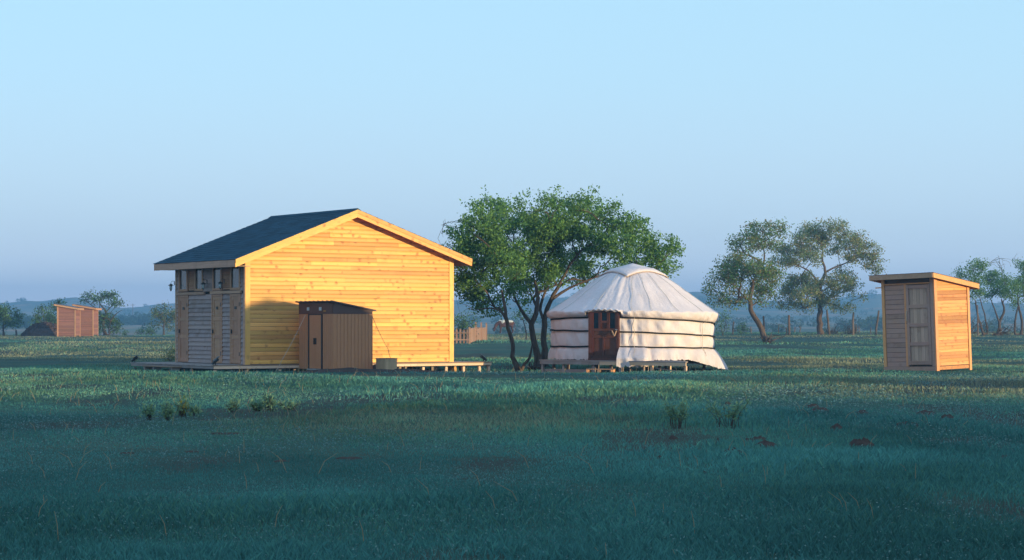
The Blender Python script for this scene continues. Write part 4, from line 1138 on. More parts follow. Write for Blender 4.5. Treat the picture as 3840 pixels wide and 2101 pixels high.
tree_from('leaning_tree', (745, 1310), 120, [[(745, 1310, .34), (690, 1160, .27), (600, 1010, .24), (572, 900, .21), (595, 760, .17), (612, 680, .14), (720, 480, .09), (710, 340, .06)]],
          [(560, 220, 110, 66), (700, 165, 125, 62), (850, 170, 85, 56), (480, 300, 75, 56), (620, 310, 105, 62), (800, 290, 100, 52), (520, 395, 85, 44), (360, 510, 120, 70), (480, 560, 110, 80), (280, 640, 100, 70), (420, 680, 110, 70), (225, 740, 75, 52),
           (620, 590, 110, 80), (740, 620, 120, 80), (300, 860, 90, 50), (450, 830, 110, 60), (640, 780, 110, 60), (800, 770, 100, 60), (420, 905, 110, 34), (700, 880, 80, 36)],
          c6, k6 * 1.13, 1.2, 41, label='leaning tree with a bent trunk in the open grass right of the tent', leafc=DRY + ELM[:2], **kwF)
tree_from('tall_tree', (1290, 1222), 160, [[(1290, 1222, .42), (1285, 1050, .35), (1290, 900, .31), (1285, 740, .26), (1340, 590, .19), (1310, 450, .12), (1320, 320, .08)], [(1285, 745, .18, 0, 1), (1230, 640, .14), (1150, 560, .11), (1060, 520, .06)], [(1340, 590, .14, 0, 1), (1440, 535, .11), (1560, 490, .08), (1640, 420, .05)]],
          [(1150, 165, 80, 52), (1300, 150, 100, 54), (1430, 140, 90, 54), (1080, 250, 80, 52), (1230, 240, 90, 60), (1400, 235, 100, 60), (1500, 195, 50, 44), (1080, 350, 100, 60), (960, 370, 85, 58), (1180, 360, 90, 52), (1700, 250, 85, 52), (1640, 330, 90, 58), (1780, 375, 90, 66), (1620, 420, 95, 50), (1840, 500, 75, 52), (1880, 565, 55, 36), (1500, 330, 80, 50), (1000, 480, 100, 56), (1150, 470, 90, 50),
           (880, 480, 90, 54), (1560, 620, 85, 56), (1450, 700, 90, 66), (1620, 730, 85, 54), (1680, 830, 50, 32), (1180, 720, 90, 76), (1100, 830, 100, 66), (1050, 650, 90, 52), (1400, 850, 90, 60), (1250, 880, 80, 54), (1000, 760, 110, 70), (930, 900, 100, 50), (1500, 940, 90, 46), (1120, 940, 100, 44)],
          c6, k6 * 1.15, 1.6, 43, label='tall pale-trunked tree with an open crown beside leaning fence posts', leafc=[tuple(v * 1.25 for v in q_) for q_ in DRY], **dict(kwF, leaf_len=.16, dens=200))
kwS = dict(kwF, bark=M['twig'])
tree_from('scrub_tree', (1270, 950), 150, [[(1270, 950, .16), (1225, 800, .13), (1200, 700, .11), (1190, 600, .08)], [(1310, 930, .12, 0, 1), (1290, 780, .09), (1250, 640, .07), (1230, 560, .05)]],
          [(1040, 330, 70, 50), (1150, 270, 85, 55), (1245, 260, 55, 50), (1200, 365, 85, 55), (1175, 480, 75, 55), (1230, 530, 65, 45), (1130, 530, 45, 45)], c7, k6, 1., 51, label='thin scrub tree right behind the leaning outhouse', leafc=ELM, **kwS)
tree_from('scrub_tree', (1440, 930), 152, [[(1440, 930, .22), (1430, 800, .17), (1480, 680, .13), (1450, 560, .09)], [(1425, 790, .12, 0, 1), (1380, 660, .08), (1340, 560, .05)]],
          [(1400, 350, 75, 62), (1450, 300, 62, 46), (1500, 400, 80, 62), (1380, 450, 80, 62), (1480, 520, 90, 62), (1350, 530, 62, 46), (1560, 450, 55, 52)], c7, k6, 1., 53, label='forked scrub tree with bare twigs standing above its crown', leafc=ELM, bare_px=((1420, 170), (1380, 160), (1330, 200), (1500, 210), (1545, 240)), **kwS)
tree_from('scrub_tree', (1650, 935), 154, [[(1650, 935, .20), (1660, 800, .16), (1620, 600, .11), (1625, 420, .07)], [(1590, 930, .15, 0, 1), (1590, 800, .12), (1620, 640, .09)]],
          [(1640, 250, 55, 55), (1690, 330, 60, 70), (1620, 420, 65, 55), (1670, 520, 65, 55), (1600, 600, 45, 36), (1720, 440, 60, 70)], c7, k6, 1., 55, label='scrub tree with several stems, farthest from the leaning outhouse', leafc=ELM, bare_px=((1600, 170), (1615, 150)), **kwS)
kwL = dict(kwF, leaf_len=.17, dens=230, leafc=FAR + ELM[:1], bark=M['twig'])
tree_from('roadside_tree', (55, 915), 172, [[(55, 915, .16), (48, 800, .12), (60, 700, .08)]], [(60, 520, 75, 45), (30, 600, 110, 70), (150, 600, 100, 72), (220, 560, 62, 52), (120, 700, 130, 62), (240, 680, 52, 62), (30, 720, 55, 52), (-60, 600, 100, 80)], c8, k8, 1.3, 61, label='round dense green tree at the edge of the field left of the dark heap', **kwL)
tree_from('upright_shrub_tree', (690, 915), 182, [[(690, 915, .12), (680, 780, .09), (670, 640, .05)]], [(660, 560, 50, 80), (720, 650, 82, 72), (600, 660, 62, 72), (540, 745, 52, 36), (680, 760, 110, 36), (780, 680, 60, 80)], c8, k8, 1.2, 63, label='upright bushy tree rising behind the dark heap', **kwL)
tree_from('pale_tree', (890, 915), 190, [[(890, 915, .14), (890, 700, .10), (900, 520, .06)]], [(870, 450, 60, 40), (950, 445, 65, 36), (900, 520, 80, 50), (900, 640, 90, 70)], c8, k8, 1.2, 65, label='pale feathery tree top above the pair of far outhouses', **kwL)
tree_from('flat_topped_tree', (1540, 905), 186, [[(1540, 905, .26), (1510, 720, .2), (1550, 570, .15), (1480, 470, .09), (1440, 400, .06)], [(1600, 900, .14, 0, 1), (1600, 760, .11), (1690, 600, .07), (1800, 530, .02)], [(1550, 570, .1, 0, 1), (1640, 470, .06), (1700, 420, .04)]],
          [(1270, 305, 80, 50), (1250, 400, 52, 42), (1420, 335, 100, 50), (1540, 310, 100, 56), (1500, 395, 115, 48), (1660, 330, 80, 42), (1720, 420, 80, 42), (1800, 435, 70, 34), (1620, 440, 52, 34), (1500, 620, 95, 66), (1600, 700, 85, 76), (1440, 700, 60, 76), (1690, 765, 70, 50), (1480, 820, 90, 42), (1640, 830, 70, 34)], c8, k8, 1.4, 67, label='flat-topped tree with a twisted trunk right of the far outhouses', **kwL)
tree_from('pale_tree', (2395, 950), 190, [[(2395, 950, .14), (2400, 800, .10), (2420, 650, .06)]], [(2450, 520, 62, 42), (2350, 600, 100, 52), (2250, 640, 72, 42), (2480, 620, 80, 60), (2350, 700, 110, 50), (2480, 740, 80, 52), (2300, 800, 70, 34), (2510, 830, 62, 34), (2565, 680, 55, 70)], c8, k8, 1.3, 69, label='pale thin-leaved tree standing left of the house side wall', **dict(kwL, dens=180, leafc=DRY + FAR))
SH = dict(leaf_len=.13, dens=110, leafc=FAR + ELM[:2], bark=M['twig'], boughs=7, tipn=5, leaf_sp=.12, twig_r=.006, cat='shrub')
def shrub(px, py, Y, w_, h_, seed, label, name='shrub', **kw):
    cl = [(px - w_ * .28, py - h_ * .45, w_ * .28, h_ * .35), (px + w_ * .28, py - h_ * .5, w_ * .28, h_ * .35), (px, py - h_ * .7, w_ * .3, h_ * .32)]
    return tree_from(name, (px, py), Y, [[(px, py, .03), (px - w_ * .15, py - h_ * .4, .015)], [(px, py, .025, 0, 1), (px + w_ * .2, py - h_ * .45, .012)]], cl, seed=seed, dspread=w_ * Y / 5000 * .25, label=label, **dict(SH, **kw))
q = c6(490, 1200); shrub(q[0], q[1], 165, 30, 24, 71, 'low round green shrub by the fence posts left of the leaning tree')
q = c6(300, 1200); shrub(q[0], q[1], 160, 36, 62, 73, 'tall ragged shrub at the right edge of the tent')
q = c8(2200, 945); shrub(q[0], q[1], 186, 24, 14, 75, 'dark low shrub left of the pale thin-leaved tree')
q = c8(2060, 940); shrub(q[0], q[1], 187, 14, 14, 77, 'small dark twin-stemmed shrub on the crest left of the house')
q = c8(1825, 930); shrub(q[0], q[1], 184, 7, 8, 78, 'tiny round shrub alone on the grass right of the flat-topped tree')
shrub(1168, 872, 121, 62, 76, 79, 'leafy bush inside the picket fence', leaf_len=.11, dens=150)
tree_from('sapling', (1324, 868), 130, [[(1324, 868, .045), (1322, 840, .04), (1315, 815, .03)]], [(1310, 812, 14, 12), (1322, 800, 14, 12), (1330, 812, 10, 10), (1303, 805, 9, 8)], seed=81, dspread=.2, label='thin sapling with a bare straight stem between the elm trunks', **dict(SH, cat='tree'))
shrub(428, 897, 72, 36, 20, 83, 'yellow-green leafy plant behind the left corner of the house', leaf_len=.07, dens=260, leafc=[(.16, .16, .05), (.11, .13, .05)])
for px, yy, ww, hh, sd, lb in ((2090, 836, 46, 26, 85, 'dry twiggy thicket at the foot of the tall tree, left of its trunk'), (2142, 836, 44, 26, 86, 'dry twiggy thicket between the tall tree and a fence post')):
    X, Y = (px - 1287.5) / 5000 * 163, 163.
    g = gz(X, Y); mb = MB(); r_ = random.Random(sd)
    for k in range(60):
        b = r_.gauss(0, .5) * ww * .012; h = r_.uniform(.35, 1.1) * hh * Y / 5000; lean = r_.gauss(0, .35)
        mb.tube([(b, r_.gauss(0, .3), 0), (b + lean * h * .5, r_.gauss(0, .3), h * .5), (b + lean * h * 1.2, r_.gauss(0, .35), h)], [.018, .013, .004], 4, False)
    o = mb.build('dry_thicket', M['twig']); o.location = (X, Y, g - .03); top(o, lb, 'shrub')

# dead wood lying about
def dead_branch(px, Y, spread, hgt, seed, label, n=8):
    X = (px - 1287.5) / 5000 * Y; r_ = random.Random(seed); mb = MB()
    for k in range(n):
        a = r_.uniform(-.5, 1) * spread; p = [(r_.gauss(0, .1), r_.gauss(0, .1), .06)]
        for j in range(1, 5): p.append((a * j / 4 + r_.gauss(0, .06), r_.gauss(0, .15), abs(hgt * (j / 4) * r_.uniform(.1, 1)) + .03))
        mb.tube(p, [.05, .04, .03, .02, .008], 5, False)
    o = mb.build('fallen_branch', M['twig']); o.location = (X, Y, gz(X, Y) - .02); top(o, label, 'branch')
dead_branch(1925, 119.5, 1.5, .8, 91, 'tangle of fallen dead branches at the foot of the leaning tree', 10)
dead_branch(1338, 64.8, .7, .35, 92, 'pale dry branches lying between the elm trunks', 7)
dead_branch(2415, 148, 2.6, 1.6, 93, 'sprawl of dead branches at the foot of the scrub trees', 16)
dead_branch(2500, 150, 2.0, 1.2, 94, 'dead branches on the ground beneath the forked scrub tree', 12)

# fence posts on the crest
def post(x, y0, y1, lean, Y, r, label, conv=c6):
    p, q_ = conv(x, y1), conv(x + lean, y0); X = (p[0] - 1287.5) / 5000 * Y; g = gz(X, Y); h = (p[1] - q_[1]) * Y / 5000; dx = (q_[0] - p[0]) * Y / 5000
    r_ = random.Random(int(x)); pts = [(dx * t + r_.gauss(0, .015), r_.gauss(0, .015), h * t - (.2 if t == 0 else 0)) for t in (0, .3, .6, 1)]
    o = MB().tube(pts, [r * 1.1, r, r * .95, r * .8], 7).build('fence_post', M['post_wood']); o.location = (X, Y, g); top(o, label, 'fence post', 'old wooden fence posts on the crest')
PL = 'weathered wooden fence post standing loose on the crest of the field'
TH = 'thin grey stake in the old fence line on the crest'
for a, lb in (((395, 1068, 1200, 15, 165, .065), 'leaning fence post between the ragged shrub and the low round shrub'), ((590, 1130, 1202, -8, 170, .05), TH), ((722, 1010, 1200, -10, 162, .085), 'tall fence post close beside the trunk of the leaning tree'),
              ((943, 1138, 1216, 3, 160, .06), 'short stump of a post beside a thick straight post'), ((970, 1015, 1216, 0, 160, .10), 'thick straight fence post beside a short stump'), ((1085, 1135, 1205, -4, 172, .05), TH),
              ((1620, 1005, 1237, 6, 156, .10), 'thick upright fence post between the dry thicket and a crooked post'), ((1855, 985, 1237, 28, 156, .085), 'tall crooked fence post next to the leaning outhouse'),
              ((1650, 1110, 1190, 0, 176, .05), TH), ((1690, 1150, 1215, -10, 176, .04), TH), ((1800, 1160, 1230, 2, 162, .035), TH), ((1030, 1110, 1165, 0, 180, .05), TH), ((860, 1110, 1210, 12, 168, .03), TH)): post(*a, lb)
post(1385, 965, 1222, -30, 159, .09, 'long fence post leaning beside the trunk of the tall tree')
post(605, 420, 585, -6, 178, .07, 'dark fence post behind the picket fence', lambda x, y: ((1650 + x / 4.402) / 1.49126, (1100 + y / 4.402) / 1.49126))
post(237, 840, 925, 0, 174, .09, 'short fence post between the round tree and the dark heap', c8)
post(1212, 660, 975, -5, 146, .06, 'thin straight pole among the scrub trees behind the leaning outhouse', c7)

# dark heap beside the far outhouses
X, Y = -40.4, 172.; o = mound('dung_heap', X, Y, 1.75, 1.5, .0, M['heap'], 4)
bpy.data.objects.remove(o)
hp = empty('dung_heap', (X, Y, gz(X, Y))); top(hp, 'dark brown heap of clods next to the far outhouses', 'heap')
r_ = random.Random(8); mb = MB()
for k in range(900):
    a = r_.uniform(0, 2 * PI); t = r_.random() ** .5; x, y = 1.95 * t * math.cos(a), 1.4 * t * math.sin(a)
    z = 1.0 * (1 - t ** 2.4) * r_.uniform(.88, 1.08); s = r_.uniform(.07, .19)
    Mx = Matrix.Translation((x, y, z)) @ Euler((r_.uniform(0, 3), r_.uniform(0, 3), r_.uniform(0, 3))).to_matrix().to_4x4()
    mb.box(-s, s, -s * .8, s * .8, -s * .5, s * .5, Mx)
mb.lathe([(1.85, -.05), (1.65, .25), (1.3, .56), (.8, .82), (.3, .92)], n=16)
o = mb.build('clods', M['heap'], hp); o['kind'] = 'stuff'

# ------------------------------------------------------------------ cow grazing beyond the crest
def cow(X, Y):
    V = []; Ed = []; Rd = []
    def chain(pts, start=None):
        prev = start
        for (x, y, z, r) in pts:
            V.append((x, y, z)); Rd.append(r); i = len(V) - 1
            if prev is not None: Ed.append((prev, i))
            prev = i
        return prev
    chain([(.62, 0, 1.05, (.25, .28)), (.35, 0, 1.0, (.33, .36)), (0, 0, .98, (.34, .38)), (-.35, 0, 1.02, (.31, .36)), (-.60, 0, 1.08, (.24, .28))])
    nk = chain([(-.85, 0, .98, (.15, .19)), (-1.02, 0, .72, (.12, .14)), (-1.10, 0, .50, (.11, .12)), (-1.14, 0, .24, (.07, .08))], 4)
    for s in (-1, 1):
        chain([(-.52, s * .17, .72, (.11, .12)), (-.52, s * .18, .40, (.06, .06)), (-.53, s * .18, .06, (.05, .05))], 3)
        chain([(.60, s * .18, .75, (.13, .14)), (.56, s * .18, .50, (.07, .08)), (.66, s * .18, .36, (.05, .055)), (.63, s * .18, .05, (.05, .05))], 1)
        chain([(-1.05, s * .20, .60, (.03, .05))], 6)
    chain([(.86, 0, 1.02, (.03, .03)), (.92, 0, .65, (.02, .02)), (.92, 0, .40, (.04, .04))], 0)
    me = bpy.data.meshes.new('cow'); me.from_pydata(V, Ed, [])
    o = bpy.data.objects.new('cow', me); link(o)
    md = o.modifiers.new('skin', 'SKIN')
    if not me.skin_vertices: 
        bpy.context.view_layer.objects.active = o; o.select_set(True)
    sv = me.skin_vertices[0].data
    for i, r in enumerate(Rd): sv[i].radius = r; sv[i].use_root = (i == 2)
    o.modifiers.new('sub', 'SUBSURF').render_levels = 2
    m, t, b = newmat('red_and_white_hide', .8, .2)
    n = noise(t, coords(t, (1, 1, 1)), 1.9, 2, .4)
    sp = N(t, 'ShaderNodeSeparateXYZ'); tcn = N(t, 'ShaderNodeTexCoord'); t.links.new(tcn.outputs['Object'], sp.inputs[0])
    f = mapr(t, mth(t, 'ADD', n, mapr(t, sp.outputs[2], .9, 1.4, -.2, .3)), .55, .6)
    t.links.new(mixc(t, (.085, .032, .02), (.5, .46, .42), f), b.inputs['Base Color']); me.materials.append(m)
    o.location = (X, Y, gz(X, Y) - .02); o.rotation_euler = (0, 0, R(8)); top(o, 'red-brown cow with a white back grazing behind the elm trunks', 'cow')
cow((1272 - 1287.5) / 5000 * 190, 190)

# ------------------------------------------------------------------ far things on the plain
def car(X, Y, rz, paint, label):
    c = empty('parked_car', (X, Y, gz(X, Y)), rz); top(c, label, 'car')
    MB().prism([(-2.1, .35), (2.1, .35), (2.15, .75), (1.2, .92), (.6, 1.5), (-1.2, 1.52), (-1.8, .95), (-2.15, .85)], 1, -.85, .85).build('body', paint, c)
    MB().prism([(1.02, .98), (.55, 1.42), (-1.1, 1.44), (-1.6, .98)], 1, -.86, .86).build('window', M['glass'], c)
    for x in (-1.35, 1.35):
        for y in (-.8, .8): MB().tube([(x, y - .1, .33), (x, y + .1, .33)], .33, 12).build('wheel', M['black'], c)
def far_spot(px, Y): return (px - 1287.5) / 5000 * Y
wp = plain('white_car_paint', (.75, .75, .78), .3, .5); rp = plain('red_car_paint', (.5, .08, .06), .3, .5)
car(far_spot(342, 820), 820, R(20), wp, 'tiny white car far off on the plain left of the house')
car(far_spot(348, 850), 850, R(10), rp, 'tiny red car far off beside the white one')
up = empty('utility_pole', (far_spot(334, 760), 760, gz(far_spot(334, 760), 760))); top(up, 'thin utility pole on the far plain left of the house', 'utility pole')
MB().tube([(0, 0, -.3), (0, 0, 7.5)], [.16, .10], 8).build('pole', M['post_wood'], up); MB().box(-.9, .9, -.06, .06, 6.9, 7.02).build('crossarm', M['post_wood'], up)

# far shrubland and woods that read as one mass
rs = np.random.RandomState(5)
def leaf_cloud(name, spots, leaf, per, cols_, label):
    Vs = []; Cs = []
    for (x, y, w_, h_) in spots:
        m_ = int(per * w_ * h_); g = rs.normal(0, 1, (m_, 3)); g /= np.linalg.norm(g, axis=1, keepdims=True); g *= rs.uniform(.3, 1, (m_, 1)) ** .5
        lump = 1 + .3 * np.sin(g[:, :1] * 5 + x) * np.cos(g[:, 2:3] * 4 + y)
        c = g * lump * np.array([w_ * .5, w_ * .5, h_ * .55]) + np.array([x, y, gz(x, y) + h_ * .45])
        a = rs.normal(0, 1, (m_, 3)); a /= np.linalg.norm(a, axis=1, keepdims=True); b = np.cross(a, rs.normal(0, 1, (m_, 3))); b /= np.linalg.norm(b, axis=1, keepdims=True)
        L = leaf * rs.uniform(.6, 1.4, (m_, 1))
        Vs.append(np.stack([c - a * L, c + b * L * .6, c + a * L, c - b * L * .6], 1).reshape(-1, 3))
        Cs.append(np.repeat(np.array(cols_)[rs.randint(0, len(cols_), m_)] * rs.uniform(.7, 1.2, (m_, 1)), 4, 0))
    V = np.concatenate(Vs); o = bpy.data.objects.new(name, np_mesh(name, V, np.arange(len(V)).reshape(-1, 4), [M['leaf']], np.concatenate(Cs))); link(o); top(o, label, None, None, 'stuff'); return o
sp_ = []
for px in np.arange(285, 445, 4.): sp_.append((far_spot(px, 700 + rs.uniform(-40, 60)), 700 + rs.uniform(-40, 60), rs.uniform(3, 6), rs.uniform(2.5, 4.2)))
for px in np.arange(-60, 150, 7.): sp_.append((far_spot(px, 560), 560 + rs.uniform(-30, 60), rs.uniform(2.5, 5), rs.uniform(1.5, 4.)))
leaf_cloud('far_wood', sp_, .30, 26, FAR, 'bluish far-off belt of trees on the plain')
sp_ = []
for k in range(420):
    Y = rs.uniform(330, 1450); px = rs.uniform(-80, 2660); s_ = rs.uniform(.7, 2.6) * (1 + Y / 1200); sp_.append((far_spot(px, Y), Y, s_ * 1.3, s_ * .8))
for k in range(60):
    Y = rs.uniform(330, 520); px = rs.uniform(1780, 2660); s_ = rs.uniform(1., 3.); sp_.append((far_spot(px, Y), Y, s_ * 1.5, s_ * .8))
for k in range(16):
    Y = rs.uniform(480, 560); px = rs.uniform(2110, 2215); s_ = rs.uniform(2., 3.6); sp_.append((far_spot(px, Y), Y, s_ * 1.5, s_))
leaf_cloud('far_scrub', sp_, .34, 9, FAR + [(.09, .08, .05)], 'scattered scrub on the far plain and hills')

# ------------------------------------------------------------------ foreground: mounds, plants, grass
cF = lambda x, y: ((2400 + x / 1.789) / 1.49126, (1400 + y / 1.789) / 1.49126)
cG = lambda x, y: ((x / 1.840) / 1.49126, (1400 + y / 1.840) / 1.49126)
def gpix(px, py):
    Y = EYE * 5000 / (py - 816)
    for _ in range(6): X = (px - 1287.5) / 5000 * Y; Y = (EYE - gz(X, Y)) * 5000 / (py - 816)
    return (px - 1287.5) / 5000 * Y, Y
MOUNDS = [(1160, 235, 40, 14), (1210, 262, 60, 16), (1490, 275, 40, 12), (1920, 282, 62, 18), (2060, 312, 48, 22), (1325, 385, 42, 22), (1795, 352, 62, 10), (800, 450, 40, 10), (735, 470, 36, 16), (840, 497, 62, 20), (620, 548, 56, 26), (1490, 492, 70, 36), (225, 445, 24, 10), (525, 465, 16, 8), (435, 678, 10, 14), (432, 845, 12, 16), (2445, 572, 24, 10), (135, 570, 14, 10), (590, 215, 20, 12)]
MOUND_XY = []
ml = ['crumbly brown soil mound thrown up in the short grass']
for i, (x, y, w_, h_) in enumerate(MOUNDS):
    X, Y = gpix(*cF(x, y)); s = Y / 5000 / 1.789 / 1.49126; rx = w_ * s * 1.3
    o = mound('soil_mound', X, Y, rx, rx * .75, h_ * s * 1.1 + .03, M['mole'], 100 + i, 0, 22, 8)
    lab = 'large crumbly soil mound, the tallest of the mounds in the grass' if (x, y) == (1490, 492) else ('pointed grey soil mound, the smoothest of the mounds in the grass' if (x, y) == (620, 548) else ml[0])
    lab = {(1160, 235): 'low soil mound, one of two lying close together', (1210, 262): 'low soil mound, one of two lying close together', (735, 470): 'soil mound in the tight cluster of three', (840, 497): 'soil mound in the tight cluster of three', (800, 450): 'soil mound in the tight cluster of three',
           (225, 445): 'small soil mound just before the tall open-stemmed plant', (525, 465): 'small soil mound just before the wide open-stemmed plant', (590, 215): 'small dark soil mound behind the wide open-stemmed plant'}.get((x, y), lab)
    top(o, lab, 'soil mound', 'soil mounds in the grass'); MOUND_XY.append((X, Y, rx))
PATCHES = [(1560, 420, 190, 10), (1440, 325, 80, 7), (2400, 590, 110, 16), (1320, 545, 60, 9), (880, 555, 60, 8), (1940, 610, 60, 14)]
for i, (x, y, w_, h_) in enumerate(PATCHES):
    X, Y = gpix(*cG(x, y)); s = Y / 5000 / 1.840 / 1.49126; o = mound('bare_soil', X, Y, w_ * s, min(1.6, h_ * s * 6), .018, M['mole'], 200 + i, 0, 26, 5); o['kind'] = 'structure'; MOUND_XY.append((X, Y, w_ * s * .6))
def small_plant(px, py, wpx, hpx, seed, label, cols_, sparse=1.0, name='wild_plant', open_=False):
    X, Y = gpix(px, py); s = Y / 5000; w_, h_ = wpx * s, hpx * s; r_ = random.Random(seed); g = gz(X, Y)
    pl = empty(name, (X, Y, g)); top(pl, label, 'plant', 'wild plants in the meadow')
    mb = MB(); cen = []; dirs = []
    for k in range(int(15 * sparse) + 4):
        a = r_.uniform(0, 2 * PI); rr = (r_.random() ** .6 if not open_ else r_.uniform(.45, 1.1)) * w_ * .5; hh = h_ * r_.uniform(.55, 1.0) * (1 - .25 * r_.random()); b = r_.uniform(.15, .6)
        p = [Vector((math.cos(a) * rr * b, math.sin(a) * rr * b, 0)), Vector((math.cos(a) * rr * .55, math.sin(a) * rr * .55, hh * .55)), Vector((math.cos(a) * rr, math.sin(a) * rr, hh))]
        mb.tube(p, [.006, .004, .002], 4, False)
        for j in range(int(10 * (h_ / .4) / (sparse ** .5)) + 5):
            t = r_.uniform(.2 if not open_ else .45, 1); q = p[0].lerp(p[1], t * 2) if t < .5 else p[1].lerp(p[2], t * 2 - 1)
            cen.append(q + Vector((r_.gauss(0, 1), r_.gauss(0, 1), r_.gauss(0, .7))) * .028)
    mb.build('stem', M['twig'], pl)
    rs_ = np.random.RandomState(seed); cen = np.array([tuple(c) for c in cen]); m_ = len(cen)
    ax = rs_.normal(0, 1, (m_, 3)); ax[:, 2] += .8; ax /= np.linalg.norm(ax, axis=1, keepdims=True); sd = np.cross(ax, rs_.normal(0, 1, (m_, 3))); sd /= np.linalg.norm(sd, axis=1, keepdims=True)
    L = .058 * rs_.uniform(.7, 1.4, (m_, 1))
    V = np.stack([cen, cen + ax * L * .5 + sd * L * .22, cen + ax * L, cen + ax * L * .5 - sd * L * .22], 1).reshape(-1, 3)
    C_ = np.repeat(np.array(cols_)[rs_.randint(0, len(cols_), m_)] * rs_.uniform(.75, 1.25, (m_, 1)), 4, 0)
    cr = bpy.data.objects.new('foliage', np_mesh('foliage', V, np.arange(m_ * 4).reshape(-1, 4), [M['leaf']], C_)); link(cr, pl)
GP = [(.18, .28, .16), (.22, .29, .15), (.14, .25, .17)]
small_plant(374, 1056, 26, 40, 1, 'leafy yellow-green plant at the left end of the meadow row', GP)
small_plant(421, 1058, 24, 52, 2, 'tall narrow yellow-green plant between two others in the meadow row', GP)
small_plant(458, 1050, 42, 54, 3, 'bushy yellow-green plant with a bright yellow tip in the meadow row', GP + [(.25, .22, .04)])
small_plant(490, 1050, 20, 26, 9, 'small pale plant at the foot of the bushy yellow-green one', GP)
small_plant(582, 1037, 50, 36, 4, 'compact round green plant standing alone between two meadow rows', GP)
small_plant(645, 1034, 40, 28, 5, 'low spreading green plant left of the tallest meadow plant', GP)
small_plant(678, 1035, 34, 50, 6, 'tallest dark green plant in the meadow row before the metal shed', GP)
small_plant(728, 1032, 70, 30, 7, 'pale spreading plant at the shed end of the meadow row', GP)
small_plant(1702, 1078, 86, 84, 11, 'tall open-stemmed plant in the meadow before the tent door', GP, .9, open_=True)
small_plant(1830, 1078, 116, 80, 12, 'wide open-stemmed plant in the meadow, its stems fanned out', GP, 1.1, open_=True)

# ------------------------------------------------------------------ grass: single tapered blades, thicker near the camera
rg = np.random.RandomState(21)
def scatter(y0, y1, dens, hw=.275, mar=2.5):
    W = y1 * hw + mar; m_ = int(2 * W * (y1 - y0) * dens)
    y = rg.uniform(y0, y1, m_); x = rg.uniform(-W, W, m_)
    k = np.abs(x) < y * hw + mar
    return x[k], y[k]
def foot(x, y):
    """under the decks, walls and soil no grass grows"""
    ok = np.ones(len(x), bool)
    c, s = math.cos(UH), math.sin(UH); u = (x - HO[0]) * c + (y - HO[1]) * s; v = -(x - HO[0]) * s + (y - HO[1]) * c
    ok &= ~((u > -1.1) & (u < 8.3) & (v > -.35) & (v < 5)); ok &= ~((u > 1.4) & (u < 2.9) & (v > -2.5) & (v < 0)); ok &= ~((u > .3) & (u < 5.) & (v > -3.25) & (v < -.4))
    c, s = math.cos(GDA), math.sin(GDA); u = (x - GCW[0]) * c + (y - GCW[1]) * s; v = -(x - GCW[0]) * s + (y - GCW[1]) * c
    ok &= ~((u > -1.4) & (u < 3.4) & (v > -2.3) & (v < 1.8))
    ok &= ~(np.hypot(x - 12.3, y - 58.84) < .95)
    for (mx, my, mr_) in MOUND_XY:
        ok &= ~(np.hypot((x - mx) / mr_, (y - my) / (mr_ * .75)) < 1.0)
        ok &= ~((np.abs(x - mx) < mr_ * .8) & (y < my) & (y > my - mr_ * 1.6) & (rg.rand(len(x)) < .7))
    return ok
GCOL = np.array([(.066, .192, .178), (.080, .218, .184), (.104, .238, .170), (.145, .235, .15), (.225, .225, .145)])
def blades(name, zones, label):
    Vs, Cs = [], []
    for (y0, y1, dens, h0, h1, wd) in zones:
        x, y = scatter(y0, y1, dens)
        b = bare_mask(x, y); tall = fbm(x * .16 + 30, y * .10 + 5, 3)
        k = foot(x, y) & (rg.rand(len(x)) < np.clip((.70 - b) / .11, .24, 1)); x, y, b, tall = x[k], y[k], b[k], tall[k]
        m_ = len(x); z = ground(x, y)
        near_tall = np.clip((17 - y) / 5, 0, 1) * .12 - .38 * np.clip((y - 46) / 6, 0, 1)
        h = (h0 + (h1 - h0) * rg.rand(m_) ** 1.6) * (.40 + 1.0 * np.clip((tall - .38) / .2, 0, 1) + near_tall) * (.7 + .6 * np.clip((fbm(x * 1.3 + 2, y * .8 + 9, 2) - .35) / .3, 0, 1))
        yaw = rg.uniform(0, 2 * PI, m_); lean = np.abs(rg.normal(0, .45, m_)); ly = rg.uniform(0, 2 * PI, m_)
        dx, dy = np.cos(yaw) * wd / 2, np.sin(yaw) * wd / 2
        tip = np.stack([x + np.cos(ly) * lean * h, y + np.sin(ly) * lean * h, z + h], 1)
        mid = np.stack([x + np.cos(ly) * lean * h * .3, y + np.sin(ly) * lean * h * .3, z + h * .55], 1)
        a = np.stack([x - dx, y - dy, z - .01], 1); c = np.stack([x + dx, y + dy, z - .01], 1)
        m1 = mid + np.stack([dx, dy, 0 * dx], 1) * .8; 
        Vs.append(np.stack([a, c, m1, tip], 1).reshape(-1, 3))
        pn = fbm(x * .09 + 4, y * .07 + 6, 3)
        cc = GCOL[np.clip((rg.rand(m_) * 2.2 + .5 + (pn - .5) * 9 + 2.2 * sm((y - 31) / 8)).astype(int), 0, 4)] * rg.uniform(.7, 1.3, (m_, 1)) * (.72 + .56 * np.clip((fbm(x * .4 + 8, y * .25 + 1, 3) - .3) / .4, 0, 1))[:, None]  # warm shift beyond the shaded foreground paints sunlight into the blade colour
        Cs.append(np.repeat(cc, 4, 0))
    V = np.concatenate(Vs); o = bpy.data.objects.new(name, np_mesh(name, V, np.arange(len(V)).reshape(-1, 4), [M['blade']], np.concatenate(Cs))); link(o); top(o, label, None, None, 'stuff')
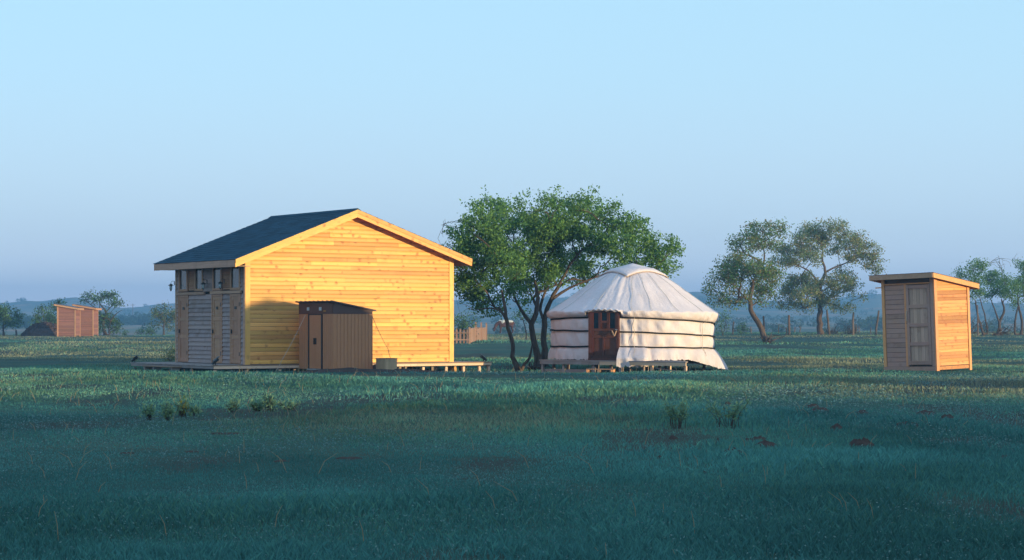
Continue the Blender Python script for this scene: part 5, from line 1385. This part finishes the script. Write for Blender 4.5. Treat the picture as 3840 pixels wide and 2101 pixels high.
blades('grass', [(9.5, 13, 4200, .018, .05, .0032), (13, 18, 2600, .02, .055, .0044), (18, 25, 1250, .025, .065, .0068), (25, 35, 520, .025, .075, .011), (35, 48, 260, .03, .08, .015), (48, 68, 140, .03, .08, .020), (68, 115, 42, .04, .09, .032), (115, 185, 14, .05, .12, .055)], 'short steppe grass covering the meadow')
def forbs():
    Vs, Cs = [], []
    for (y0, y1, dens, s_) in ((9.5, 20, 240, .009), (20, 34, 170, .014), (34, 60, 70, .024)):
        x, y = scatter(y0, y1, dens); f = fbm(x * .35 + 70, y * .22 + 9, 4)
        k = foot(x, y) & (rg.rand(len(x)) < np.clip((f - .50) / .12, .02, 1)); x, y = x[k], y[k]; m_ = len(x)
        z = ground(x, y) + rg.uniform(.01, .07, m_); c = np.stack([x, y, z], 1)
        a = rg.normal(0, 1, (m_, 3)); a[:, 2] = np.abs(a[:, 2]) * .6; a /= np.linalg.norm(a, axis=1, keepdims=True); b = np.cross(a, rg.normal(0, 1, (m_, 3))); b /= np.linalg.norm(b, axis=1, keepdims=True)
        L = s_ * rg.uniform(.6, 1.3, (m_, 1)); Vs.append(np.stack([c - a * L, c + b * L * .5, c + a * L, c - b * L * .5], 1).reshape(-1, 3))
        Cs.append(np.repeat(np.array([(.12, .21, .20), (.18, .27, .25), (.09, .18, .17)])[rg.randint(0, 3, m_)] * rg.uniform(.8, 1.2, (m_, 1)), 4, 0))
    V = np.concatenate(Vs); o = bpy.data.objects.new('sage_leaves', np_mesh('sage_leaves', V, np.arange(len(V)).reshape(-1, 4), [M['blade']], np.concatenate(Cs))); link(o); top(o, 'pale sage leaves scattered through the grass', None, None, 'stuff')
forbs()
# dry straws at the deck edges
Vs = []; 
r_ = random.Random(77); mb = MB()
for k in range(170):
    u = r_.uniform(-1.5, 9.); X, Y = world_of(HO, u, -.9 - r_.random() * 2.2)
    if k > 110: X, Y = r_.uniform(-1, 14), r_.uniform(54, 57)
    h = r_.uniform(.08, .26); l = r_.gauss(0, .3); z = gz(X, Y)
    mb.tube([(X, Y, z - .01), (X + l * h * .4, Y, z + h * .6), (X + l * h * 1.1, Y, z + h)], [.006, .005, .002], 3, False)
for k in range(420):
    Y = 11 + 46 * r_.random() ** .8; X = r_.uniform(-1, 1) * Y * .28; h = r_.uniform(.07, .20); l = r_.gauss(0, .45); z = gz(X, Y); w0 = .0022 + Y * .00009
    mb.tube([(X, Y, z - .01), (X + l * h * .4, Y, z + h * .6), (X + l * h * 1.2, Y, z + h)], [w0, w0 * .8, w0 * .4], 3, False)
o = mb.build('dry_straw', plain('straw', (.30, .21, .12), .9)); top(o, 'dry straws standing in the meadow and along the deck edges', None, None, 'stuff')

# ------------------------------------------------------------------ haze
me = bpy.data.meshes.new('haze'); b_ = MB().box(-572, 572, -64, 1720, -4.5, 34); me.from_pydata(b_.v, [], b_.f); me.update()
hm = bpy.data.materials.new('morning_haze'); hm.use_nodes = True; t = hm.node_tree; t.nodes.clear()
out = t.nodes.new('ShaderNodeOutputMaterial'); pv = t.nodes.new('ShaderNodeVolumePrincipled'); t.links.new(pv.outputs[0], out.inputs['Volume'])
pv.inputs['Color'].default_value = (.38, .68, 1.0, 1); pv.inputs['Density'].default_value = .00085; pv.inputs['Anisotropy'].default_value = .65
me.materials.append(hm); ho = bpy.data.objects.new('haze', me); link(ho); ho['kind'] = 'stuff'
